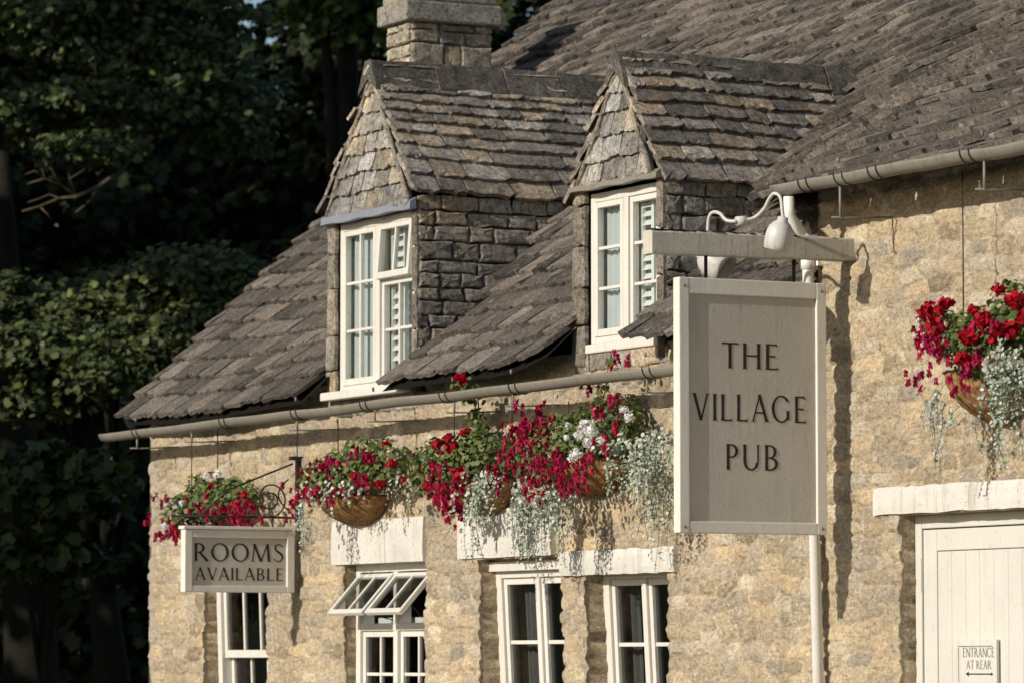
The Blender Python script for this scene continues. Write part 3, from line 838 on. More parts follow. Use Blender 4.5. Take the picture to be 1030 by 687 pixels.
# lintels
def lintel(px0, px1, py0, py1, pym, proud, rough, seed):
    a = xw(px0, (py0 + py1) / 2); b_ = xw(px1, (py0 + py1) / 2); zt = zw((px0 + px1) / 2, py0); zb = zw((px0 + px1) / 2, py1)
    rg = random.Random(seed); n = 26; mb = MB(); vs = []
    for i in range(n + 1):
        x = a + (b_ - a) * i / n
        j = lambda s: (mnoise.noise(Vector((x * 5, s, seed))) + .6 * mnoise.noise(Vector((x * 17, s, seed)))) * rough
        vs += [(x, -proud - .004 + j(1) * .4, zb + j(2)), (x, -proud - .008 + j(3) * .3, zb + (zt - zb) * .3 + j(7) * .3), (x, -proud - .006 + j(8) * .3, zb + (zt - zb) * .75), (x, -proud + j(4) * .3, zt + j(5)), (x, .12, zt + j(5)), (x, .12, zb + j(6) * .3)]
    fs = []
    for i in range(n):
        for k in range(6): fs.append((i * 6 + k, (i + 1) * 6 + k, (i + 1) * 6 + (k + 1) % 6, i * 6 + (k + 1) % 6))
    fs += [tuple(range(6)), tuple(n * 6 + k for k in range(6))[::-1]]
    mb.add(vs, fs); return mb.build('lintel', M_LINTEL, pub)
lintel(336, 428, 522, 566, 0, .014, .003, 1)
lintel(463, 557, 511, 560, 0, .014, .003, 2)
lintel(566, 681, 552, 577, 0, .016, .009, 3)
lintel(882, 1036, 486, 514, 0, .018, .009, 4)

# door
a, b_, c, d = OPEN['door']
dr = empty('door', pub, (a, .10, 0))
W_ = b_ - a; hz = zw(960, 530, .10)
fr = MB(); fr.box(.0, .055, -.01, .1, 0, d - .0); fr.box(W_ - .03, W_, -.01, .1, 0, d); fr.box(.055, W_ - .03, -.008, .098, hz, d); fr.build('frame', M_DOOR, dr, bevel=.005)
pn = MB(); zt2 = zw(960, 553, .10)
pn.box(.059, .175, .0, .05, .02, hz - .006); pn.box(W_ - .10, W_ - .034, .0, .05, .02, hz - .006); pn.box(.175, W_ - .10, .001, .05, zt2, hz - .006)
nb = 7; x0 = .1765; x1 = W_ - .1015
for i in range(nb):
    xa = x0 + (x1 - x0) * i / nb; xb = x0 + (x1 - x0) * (i + 1) / nb
    pn.box(xa + .0007, xb - .0007, .005, .045, .02, zt2 - .003)
pn.build('boards', M_DOOR, dr, bevel=.004)
hg = MB(); hz3 = zw(928, 565, .1); hg.box(.05, .060, -.014, -.001, hz3 - .14, hz3 + .02); hg.build('hinge', M_DOOR, dr)

# gutters
def gutter(p0, p1, r, brackets, spikes, name='gutter'):
    p0 = Vector(p0); p1 = Vector(p1); d = (p1 - p0); L = d.length; t = d.normalized()
    side = Vector((0, 1, 0)); side = (side - t * side.dot(t)).normalized(); up = t.cross(side) * (1 if t.cross(side).z > 0 else -1)
    mb = MB(); n = 12; secs = 60; vs = []
    for i in range(secs + 1):
        p = p0 + d * (i / secs) + Vector((0, 0, mnoise.noise(Vector((i * .18, 3, 1))) * .012))
        for rr in (r, r - .006):
            for k in range(n + 1):
                a = PI + PI * k / n
                vs.append(p + side * (rr * math.cos(a)) + up * (rr * math.sin(a) * 1.0 + .012))
    m = 2 * (n + 1); fs = []
    for i in range(secs):
        for k in range(n):
            fs.append((i * m + k, i * m + k + 1, (i + 1) * m + k + 1, (i + 1) * m + k))
            fs.append((i * m + n + 1 + k, (i + 1) * m + n + 1 + k, (i + 1) * m + n + 2 + k, i * m + n + 2 + k))
        fs.append((i * m, (i + 1) * m, (i + 1) * m + n + 1, i * m + n + 1)); fs.append((i * m + n, i * m + 2 * n + 1, (i + 1) * m + 2 * n + 1, (i + 1) * m + n))
    for e in (0, secs):
        fs.append(tuple(e * m + k for k in range(n + 1)) if e else tuple(e * m + k for k in range(n + 1))[::-1])
    mb.add(vs, fs, (1, 1, 1), True)
    g = mb.build(name, M_GUT, pub)
    for u in [q_ + dx for q_ in brackets for dx in (0, .075)]:
        p = p0 + t * u
        cb = MB(); pts = []
        for k in range(13):
            a = PI * .95 + PI * 1.1 * k / 12; pts.append(p + side * ((r + .005) * math.cos(a)) + up * ((r + .005) * math.sin(a) + .012))
        cb.tube(pts, .0032, 6); cb.build('strap', M_IRON, g)
    for u, ln in spikes:
        p = p0 + t * u
        cb = MB()
        cb.tube([p + Vector((0, 0, -r + .01)), p + Vector((0, 0, -r - ln))], .007, 8)
        cb.build('bracket_rod', M_GUT, g); cb = MB()
        cb.tube([p + Vector((.0, -.05, -r - ln - .004)), p + Vector((0, .10, -r - ln)), p + Vector((0, .30, -r - ln + .012))], .0055, 6)
        cb.build('wall_spike', M_GUT, g); cb = MB()
        cb.tube([p + Vector((-.0, -.01, r + .02)), p + Vector((0, -.012, r + .045))], .008, 6)
        cb.build('bracket_hook', M_GUT, g)
YG = -.29
gp0 = WY(106, 438.5, YG); gp1 = WY(675, 370, YG)
dgl = (gp1 - gp0); ext = gp0 + dgl * ((XSTEP + .02 - gp0.x) / dgl.x)
def ux(px, py): return (WY(px, py, YG) - gp0).length
gutter(gp0, ext, .052, [ux(140, 433), ux(228, 424), ux(300, 416), ux(370, 407), ux(450, 397), ux(520, 389), ux(655, 373)],
       [(ux(138, 433), .05), (ux(193, 427), .05), (ux(299, 415), .05), (ux(377, 405), .05), (ux(457, 396), .05), (ux(516, 389), .05), (ux(651, 373), .06), (ux(735, 364), .06)])
YG2 = -.33
rp0 = WY(783, 190, YG2); rp1 = WY(1030, 146, YG2); dd = rp1 - rp0; rp1e = rp0 + dd * ((XR - rp0.x) / dd.x)
def ux2(px, py): return (WY(px, py, YG2) - rp0).length
gutter(rp0, rp1e, .052, [ux2(812, 185), ux2(848, 178), ux2(882, 172), ux2(975, 155)], [(ux2(845, 178), .14), (ux2(990, 152), .12), (ux2(1060, 140), .12)])

# downpipe
p_top = WY(812, 250, -.055); p_bot = WY(823, 687, -.055)
dpm = MB(); dirp = (p_bot - p_top); pe = p_top + dirp * ((.05 - p_top.z) / dirp.z)
g_end = rp0 + Vector((.10, 0, -.05))
dpm.tube([g_end + Vector((0, 0, .0)), g_end + Vector((0, 0, -.09)), g_end + Vector((-.0, .07, -.17)), p_top + Vector((0, -.02, .12)), p_top + Vector((0, 0, .05)), p_top, pe], .028, 16)
dp = dpm.build('downpipe', M_PIPE, pub)
for pz in (265,):
    cpos = p_top + dirp * ((zw(815, pz, -.055) - p_top.z) / dirp.z)
    c = MB(); c.tube([cpos + Vector((0, 0, .03)), cpos - Vector((0, 0, .03))], .035, 16); c.box(cpos.x - .05, cpos.x + .05, cpos.y + .03, .01, cpos.z - .012, cpos.z + .012); c.build('collar', M_PIPE, dp)
# ------------------------------------------------------------------ lettering (drawn stroke by stroke)
class Pen:
    def __init__(self, T, thick=.128, thin=.062, serif=.085):
        self.mb = MB(); self.T = T; self.k = 0; self.th = thick; self.tn = thin; self.sf = serif
    def poly(self, pts):
        self.k += 1; z = .0012 + .00004 * (self.k % 30)
        self.mb.add([self.T(x, y, z) for x, y in pts], [tuple(range(len(pts)))])
    def ln(self, x0, y0, x1, y1, w, fl=1.22):
        d = Vector((x1 - x0, y1 - y0)); L = d.length; t = d / L; n = Vector((-t.y, t.x)); P = Vector((x0, y0))
        pr = [(0, fl), (.18, 1.0), (.5, .93), (.82, 1.0), (1, fl)]
        a = [P + t * (L * s) + n * (w * f / 2) for s, f in pr]; c = [P + t * (L * s) - n * (w * f / 2) for s, f in pr]
        for i in range(4): self.poly([c[i], c[i + 1], a[i + 1], a[i]])
    def ser(self, x, y, up, w=None):
        w = w or self.sf * 2; h = .022; s = 1 if up else -1
        self.poly([(x - w / 2, y), (x + w / 2, y), (x + w * .26, y - s * h * 1.6), (x - w * .26, y - s * h * 1.6)] if s > 0 else [(x - w / 2, y), (x - w * .26, y + h * 1.6), (x + w * .26, y + h * 1.6), (x + w / 2, y)])
    def stem(self, x, y0=0, y1=1, w=None, st=True, sb=True):
        w = w or self.th; self.ln(x, y0, x, y1, w, 1.1)
        if st: self.ser(x, y1, True, w + self.sf)
        if sb: self.ser(x, y0, False, w + self.sf)
    def arc(self, cx, cy, rx, ry, a0, a1, n=26, wmin=None, wmax=None, tilt=0.0):
        wmin = wmin or self.tn; wmax = wmax or self.th
        prev = None
        for i in range(n + 1):
            a = R_(a0 + (a1 - a0) * i / n); w = wmin + (wmax - wmin) * abs(math.cos(a - R_(tilt))) ** 1.4
            c_, s_ = math.cos(a), math.sin(a)
            o = (cx + rx * c_, cy + ry * s_); q_ = (cx + (rx - w) * c_, cy + (ry - w) * s_)
            if prev: self.poly([prev[1], prev[0], o, q_])
            prev = (o, q_)
    def glyph(self, ch, x):
        t, n = self.th, self.tn; P = self
        def sub(f): return f
        if ch == 'I': P.stem(x + .10); return .20
        if ch == 'T':
            P.ln(x, .97, x + .66, .97, n, 1.0); P.stem(x + .33, 0, .97, st=False)
            P.poly([(x, 1), (x, .86), (x + .03, .945)]); P.poly([(x + .66, 1), (x + .63, .945), (x + .66, .86)]); return .66
        if ch == 'H': P.stem(x + .10); P.stem(x + .66); P.ln(x + .10, .52, x + .66, .52, n, 1); return .76
        if ch in 'EL':
            P.stem(x + .10, st=True)
            P.ln(x + .10, .025, x + .50, .025, n, 1); P.poly([(x + .50, 0), (x + .54, .15), (x + .47, .05)])
            if ch == 'E':
                P.ln(x + .10, .975, x + .46, .975, n, 1); P.poly([(x + .47, 1), (x + .42, .95), (x + .485, .86)])
                P.ln(x + .10, .52, x + .40, .52, n, 1); P.poly([(x + .38, .54), (x + .40, .44), (x + .415, .60)])
            return .54
        if ch == 'V':
            P.ln(x + .06, 1, x + .36, 0, t, 1.05); P.ln(x + .36, 0, x + .64, 1, n * 1.1, 1.1); P.ser(x + .06, 1, True, .22); P.ser(x + .64, 1, True, .17); return .70
        if ch == 'A':
            P.ln(x + .04, 0, x + .34, 1, n * 1.1, 1.1); P.ln(x + .32, 1.03, x + .66, 0, t, 1.05); P.ln(x + .15, .34, x + .54, .34, n, 1); P.ser(x + .04, 0, False, .17); P.ser(x + .66, 0, False, .22); return .72
        if ch == 'N':
            P.stem(x + .08, 0, 1, n * 1.1); P.stem(x + .68, 0, 1, n * 1.1, sb=False); P.ln(x + .06, 1, x + .68, 0, t, 1); return .76
        if ch == 'M':
            P.ln(x + .05, 0, x + .14, 1, n * 1.1, 1.1); P.ln(x + .13, 1, x + .46, 0, t, 1); P.ln(x + .46, 0, x + .78, 1, n * 1.1, 1); P.ln(x + .78, 1, x + .86, 0, t, 1.05)
            P.ser(x + .05, 0, False, .17); P.ser(x + .86, 0, False, .22); return .94
        if ch == 'O': P.arc(x + .43, .5, .43, .52, 0, 360, 40, tilt=12); return .86
        if ch == 'C': P.arc(x + .43, .5, .43, .52, 42, 318, 34, tilt=8); P.poly([(x + .74, .88), (x + .70, .82), (x + .77, .70)]); P.poly([(x + .74, .12), (x + .77, .22), (x + .70, .18)]); return .76
        if ch == 'G':
            P.arc(x + .43, .5, .43, .52, 42, 325, 34, tilt=8); P.poly([(x + .74, .88), (x + .70, .82), (x + .77, .70)]); P.stem(x + .73, .10, .44, sb=False); return .86
        if ch == 'U':
            P.ln(x + .10, 1, x + .10, .30, t, 1); P.ln(x + .66, 1, x + .66, .30, n * 1.2, 1); P.arc(x + .365, .31, .318, .33, 180, 360, 22); P.ser(x + .10, 1, True, .20); P.ser(x + .66, 1, True, .17); return .76
        if ch in 'PRB':
            P.stem(x + .10)
            P.ln(x + .10, .975, x + .27, .975, n, 1); P.arc(x + .25, .735, .27, .265, -90, 90, 20)
            P.ln(x + .10, .495, x + .27, .495, n, 1)
            if ch == 'R': P.ln(x + .27, .50, x + .66, 0, t, 1.05); P.ser(x + .66, 0, False, .18); return .70
            if ch == 'B': P.ln(x + .10, .025, x + .27, .025, n, 1); P.arc(x + .26, .258, .32, .262, -90, 90, 20); return .60
            return .54
        if ch == 'S':
            # spine traced as one variable-width ribbon
            pts = [(.44, .86), (.36, .955), (.25, .985), (.13, .93), (.085, .80), (.12, .67), (.24, .56), (.37, .45), (.45, .32), (.44, .17), (.34, .05), (.22, .015), (.11, .05), (.04, .17)]
            wd = [.04, .05, .055, .07, .085, .095, .115, .115, .095, .08, .06, .05, .045, .04]
            for i in range(len(pts) - 1):
                p, q_ = Vector(pts[i]), Vector(pts[i + 1]); pm = Vector(pts[max(i - 1, 0)]); qn = Vector(pts[min(i + 2, len(pts) - 1)])
                n0 = (q_ - pm).normalized(); n1 = (qn - p).normalized(); n0 = Vector((-n0.y, n0.x)); n1 = Vector((-n1.y, n1.x))
                X = Vector((x, 0)); P.poly([X + p - n0 * wd[i] / 2, X + q_ - n1 * wd[i + 1] / 2, X + q_ + n1 * wd[i + 1] / 2, X + p + n0 * wd[i] / 2][::-1])
            P.poly([(x + .455, .97), (x + .42, .86), (x + .46, .78)]); P.poly([(x + .02, .03), (x + .07, .16), (x + .02, .24)]); return .50
        return .3
def write(mbT, text, mat, parent, name, track=.12, **kw):
    """mbT(x,y,z) maps a line whose cap height is 1 and whose total width is normalised to 1 unit of cap height"""
    pen = Pen(lambda x, y, z: (0, 0, 0), **kw); x = 0
    adv = []
    for c in text:
        if c == ' ': x += .34; continue
        g = Pen(lambda a, b2, c2: (a, b2, c2), **kw); w = g.glyph(c, x); adv.append(g); x += w + track
    total = x - track
    for g in adv:
        g.mb.v = [mbT(v[0] / total, v[1], v[2]) for v in g.mb.v]
        g.mb.build(name, mat, parent)

# ------------------------------------------------------------------ hanging sign
SXp = 1.30
s_tl = WX(680.0, 279, SXp); s_br = WX(829, 538, SXp)
sw = s_br.y - s_tl.y; sh = s_tl.z - s_br.z
sign = thing('hanging_sign', 'large taupe pub sign reading THE VILLAGE PUB in a pale frame', 'sign', (SXp, (s_tl.y + s_br.y) / 2, s_br.z), (0, R_(.0), 0))
# local x = depth toward the camera side (+X), y = along sign, z up
pm = MB(); tf = .031; fwid = .056
pm.box(-tf + .014, tf - .014, -sw / 2 + .03, sw / 2 - .03, .03, sh - .03)
panel = pm.build('panel', M_TAUPE, sign)
fm = MB()
fm.box(-tf, tf, -sw / 2, -sw / 2 + fwid, 0, sh); fm.box(-tf, tf, sw / 2 - fwid, sw / 2, 0, sh)
fm.box(-tf + .001, tf - .001, -sw / 2 + fwid, sw / 2 - fwid, sh - .08, sh); fm.box(-tf + .001, tf - .001, -sw / 2 + fwid, sw / 2 - fwid, 0, .058)
fm.build('frame', M_FRAME, sign, bevel=.005)
for txt, pl, pr_, pt, pb in (('THE', 726, 783, 345.5, 370), ('VILLAGE', 697, 811, 397, 422), ('PUB', 730, 783, 447, 472)):
    A = WX(pl, pb, SXp + tf - .014); B = WX(pr_, pb, SXp + tf - .014); Ct = WX((pl + pr_) / 2, pt, SXp + tf - .014)
    y0, y1, z0 = A.y - sign.location.y, B.y - sign.location.y, A.z - sign.location.z; hgt = Ct.z - A.z
    write(lambda x, y, z, y0=y0, y1=y1, z0=z0, hgt=hgt: (tf - .014 + z, y0 + (y1 - y0) * x, z0 + hgt * y), txt, M_LETTER, panel, 'letter', .16)
sc_ = MB()
for yy in (-sw / 2 + .028, sw / 2 - .028):
    for zz in (.03, sh - .04):
        s1 = MB(); s1.tube([(tf - .002, yy, zz), (tf + .003, yy, zz)], .008, 10); s1.build('screw', M_GUT, sign)
# beam
bl = WX(656, 231, SXp + .045); br = WX(856, 226, SXp + .045); bb = WX(656, 254.5, SXp + .045)
bm = MB(); rg = random.Random(4); n = 14; vs = []
yy0 = bl.y - sign.location.y; zz1 = bl.z - sign.location.z; zz0 = bb.z - sign.location.z; yy1 = .03 - sign.location.y
for i in range(n + 1):
    t = i / n; y = yy0 + (yy1 - yy0) * t; k = lambda: rg.uniform(-.002, .002); dz = t * .012
    vs += [(-.045, y, zz0 + k() + dz), (.045, y, zz0 + k() + dz), (.046, y, zz0 + .014 + k() + dz), (.046, y, zz1 - .012 + k() + dz), (.035 + k() * 3, y, zz1 + k() * 2 + dz), (-.035, y, zz1 + k() * 2 + dz), (-.045, y, zz1 - .012 + dz)]
fs = []
for i in range(n):
    for k in range(7): fs.append((i * 7 + k, i * 7 + (k + 1) % 7, (i + 1) * 7 + (k + 1) % 7, (i + 1) * 7 + k))
fs += [tuple(range(7))[::-1], tuple(n * 7 + k for k in range(7))]
bm.add(vs, fs); bm.build('beam', M_BEAM, sign)
hk = MB()
for yy in (-sw * .3, sw * .3): hk.tube([(0, yy, sh - .005), (0, yy, zz0 + .004)], .009, 8)
hk.build('hanger', M_IRON, sign)
# weathered crust on the beam
cr = MB()
for i in range(260):
    y = rg.uniform(yy0, yy0 + (yy1 - yy0) * rg.uniform(.3, .95)); x = rg.uniform(-.03, .04); r = rg.uniform(.004, .012)
    pts = [(x + r * math.cos(a) * 1.0, y + r * 2 * math.sin(a), zz1 + .002 + rg.uniform(0, .003)) for a in (0, 1.2, 2.4, 3.6, 4.9)]
    cr.add([(x, y, zz1 + r * .9)] + pts, [(0, 1 + i2, 1 + (i2 + 1) % 5) for i2 in range(5)])
cr.build('moss', M_UNDER, sign)
# two swan-neck lamps
def lampshade(mb, c, ax, r, h, mat_in=None):
    ax = ax.normalized(); u = ax.orthogonal().normalized(); v = ax.cross(u); n = 22
    prof = [(0, .0), (.36, .02), (.40, .14), (.62, .20), (.84, .32), (.97, .48), (1.0, .62), (.98, .80), (.93, .97), (.88, .98), (.90, .72), (.78, .48), (.5, .32), (0, .28)]
    vs = []; 
    for (rr, t) in prof:
        for k in range(n):
            a = 2 * PI * k / n; vs.append(c + ax * (h * t) + (u * math.cos(a) + v * math.sin(a)) * (r * rr))
    fs = []
    for i in range(len(prof) - 1):
        for k in range(n): fs.append((i * n + k, i * n + (k + 1) % n, (i + 1) * n + (k + 1) % n, (i + 1) * n + k))
    mb.add(vs, fs, (1, 1, 1), True)
def bez(p, n=22):
    p = [Vector(q_) for q_ in p]; out = []
    P_ = [p[0]] + p + [p[-1]]
    for i in range(1, len(P_) - 2):
        for k in range(n // 3):
            t = k / (n // 3); a, b2, c2, d2 = P_[i - 1], P_[i], P_[i + 1], P_[i + 2]
            out.append(.5 * ((2 * b2) + (c2 - a) * t + (2 * a - 5 * b2 + 4 * c2 - d2) * t * t + (3 * b2 - a - 3 * c2 + d2) * t ** 3))
    out.append(p[-1]); return out
o0 = sign.location
def L(p): return Vector(p) - o0
base = WX(748, 224, SXp)
neck = [WX(738, 223, SXp), WX(757, 220, SXp + .03), WX(768, 211, SXp + .10), WX(774, 200, SXp + .15), WX(779, 195, SXp + .19), WX(785, 199, SXp + .22), WX(787, 213, SXp + .23), WX(788, 222, SXp + .23)]
lm = MB(); lm.tube(bez([L(p) for p in neck]), .0088, 10); lm.tube([L(WX(741, 223, SXp)), L(WX(752, 222, SXp))], .025, 10)
lamp1 = lm.build('lamp', M_LAMP, sign)
sm = MB(); c = L(WX(788, 218, SXp + .23)); lampshade(sm, c, Vector((-.25, -.10, -1)), .069, .17); sm.build('lamp_shade', M_LAMP, lamp1)
neck = [WX(741, 223, SXp), WX(731, 222, SXp - .05), WX(724, 215, SXp - .12), WX(717, 214, SXp - .18), WX(713, 220, SXp - .21), WX(712, 236, SXp - .23), WX(712, 250, SXp - .24)]
lm = MB(); lm.tube(bez([L(p) for p in neck]), .0088, 10)
lamp2 = lm.build('lamp', M_LAMP, sign)
sm = MB(); c = L(WX(702, 252, SXp - .25)); lampshade(sm, c, Vector((.55, .40, -.45)), .086, .19); sm.build('lamp_shade', M_LAMP, lamp2)

# ------------------------------------------------------------------ small sign on its scroll bracket
RX = -5.15
r_tl = WX(184, 532, RX); r_br = WX(294, 596, RX)
rw = r_br.y - r_tl.y; rh = r_tl.z - r_br.z
rs = thing('hanging_sign', 'small taupe board reading ROOMS AVAILABLE below an iron scroll bracket', 'sign', (RX, (r_tl.y + r_br.y) / 2, r_br.z), (0, 0, R_(0)))
tf = .034
pm = MB(); pm.box(-tf + .016, tf - .016, -rw / 2 + .02, rw / 2 - .02, .02, rh - .02); panel = pm.build('panel', M_TAUPE, rs)
fm = MB(); fw = .05
fm.box(-tf, tf, -rw / 2, -rw / 2 + fw, 0, rh); fm.box(-tf, tf, rw / 2 - fw, rw / 2, 0, rh)
fm.box(-tf + .001, tf - .001, -rw / 2 + fw, rw / 2 - fw, rh - fw, rh); fm.box(-tf + .001, tf - .001, -rw / 2 + fw, rw / 2 - fw, 0, fw * .8)
fm.box(-tf - .012, tf + .012, -rw / 2 - .012, rw / 2 + .012, rh + .001, rh + .022)
fm.build('frame', M_FRAME, rs, bevel=.004)
for txt, pl, pr_, pt, pb in (('ROOMS', 195, 285, 546.5, 565), ('AVAILABLE', 196.5, 285, 571, 584)):
    Xp = RX + tf - .016
    A = WX(pl, pb, Xp); B = WX(pr_, pb - 1.5, Xp); Ct = WX((pl + pr_) / 2, pt, Xp); Cb = WX((pl + pr_) / 2, pb - .7, Xp)
    y0, y1, z0 = A.y - rs.location.y, B.y - rs.location.y, Cb.z - rs.location.z; hgt = Ct.z - Cb.z
    write(lambda x, y, z, y0=y0, y1=y1, z0=z0, hgt=hgt: (tf - .016 + z, y0 + (y1 - y0) * x, z0 + hgt * y), txt, M_LETTER, panel, 'letter', .13)
ib = MB(); O = rs.location
zb = WX(240, 519.5, RX).z - O.z
ywall = .0 - O.y
ib.tube([(0, -rw / 2 - .05, zb), (0, ywall, zb)], .007, 8)
ztop = WX(300, 463, RX).z - O.z
ib.tube([(0, ywall - .05, ztop - .02), (0, -.06, zb + .17), (0, -rw / 2 + .12, zb + .01)], .006, 8)
ib.box(-.013, .013, ywall - .03, ywall + .02, zb - .04, ztop + .0)
ib.box(-.022, .022, ywall - .07, ywall + .02, ztop + .002, ztop + .025)
sc = []
cy, cz = ywall - .205, zb + .115
for i in range(46):
    a = R_(-90 - 10 + i * 12.5); r = .115 - .0018 * i
    sc.append((0, cy + r * math.cos(a), cz + r * math.sin(a)))
ib.tube(sc[::-1], .0055, 6)
sc = []
for i in range(24):
    t = i / 23; sc.append((0, ywall - .05 - .10 * math.sin(t * PI * .9), zb + .02 + t * .22))
ib.tube(sc, .005, 6)
for yy in (-rw * .32, rw * .32): ib.tube([(0, yy, rh + .02), (0, yy, zb)], .005, 6)
ib.build('scroll_bracket', M_IRON, rs)

# ------------------------------------------------------------------ notice on the door
Yd = .10
n_tl = WY(965, 643, Yd); n_br = WY(1006, 690, Yd)
nw, nh = n_br.x - n_tl.x, n_tl.z - n_br.z
no = thing('door_notice', 'small cream notice reading ENTRANCE AT REAR with an arrow on the door', 'sign', (n_tl.x, Yd, n_br.z))
b = MB(); b.box(0, nw, -.020, -.002, 0, nh); board = b.build('board', M_DOOR, no, bevel=.003)
b = MB()
b.box(.022, nw - .03, -.0215, -.0202, nh - .034, nh - .030); b.box(.022, .026, -.0215, -.0202, .02, nh - .036)
b.build('border', M_GREYLETTER, board)
for txt, pl, pr_, pt, pb in (('ENTRANCE', 968.7, 1000.3, 651, 660.5), ('AT REAR', 972.3, 997.3, 664, 672.5)):
    A = WY(pl, pb, Yd - .020); B = WY(pr_, pb, Yd - .020); Ct = WY((pl + pr_) / 2, pt, Yd - .020); Cb = WY((pl + pr_) / 2, pb, Yd - .020)
    x0, x1, z0, hgt = A.x - n_tl.x, B.x - n_tl.x, Cb.z - n_br.z, Ct.z - Cb.z
    write(lambda x, y, z, x0=x0, x1=x1, z0=z0, hgt=hgt: (x0 + (x1 - x0) * x, -.020 - z, z0 + hgt * y), txt, M_GREYLETTER, board, 'letter', .11, thick=.12, thin=.07)
A = WY(972, 677.5, Yd - .020); B = WY(998, 677.5, Yd - .020); x0, x1, z0 = A.x - n_tl.x, B.x - n_tl.x, A.z - n_br.z
b = MB(); yl = -.0213
b.add([(x0 + .02, yl, z0 - .003), (x1, yl, z0 - .003), (x1, yl, z0 + .003), (x0 + .02, yl, z0 + .003)], [(0, 1, 2, 3)])
b.add([(x0 - .004, yl, z0), (x0 + .022, yl, z0 - .012), (x0 + .022, yl, z0 + .012)], [(0, 1, 2)])
b.add([(x1 + .012, yl, z0), (x1 - .008, yl, z0 + .008), (x1 - .008, yl, z0 - .008)], [(0, 1, 2)])
b.build('arrow', M_LETTER, board)

# ------------------------------------------------------------------ flower baskets
RED = np.array([(.42, .006, .018), (.48, .008, .032), (.34, .004, .014), (.52, .010, .024)])
FUC = np.array([(.42, .008, .065), (.50, .014, .10), (.32, .005, .045), (.52, .018, .06)])
GRN = np.array([(.070, .110, .024), (.100, .145, .034), (.050, .085, .022), (.145, .18, .05), (.085, .12, .036), (.16, .17, .06)])
SIL = np.array([(.36, .40, .32), (.44, .47, .40), (.28, .33, .25), (.52, .54, .48)])
WHT = np.array([(.95, .94, .92), (.95, .92, .90)])
BG = 'flower baskets hung along the front wall'
def ellip(rg, n, c, rad, shell=.55):
    d = rg.normal(size=(n, 3)); d /= np.linalg.norm(d, axis=1, keepdims=True)
    r = (shell + (1 - shell) * rg.random(n)) ** .7
    return np.array(c) + d * r[:, None] * np.array(rad), d

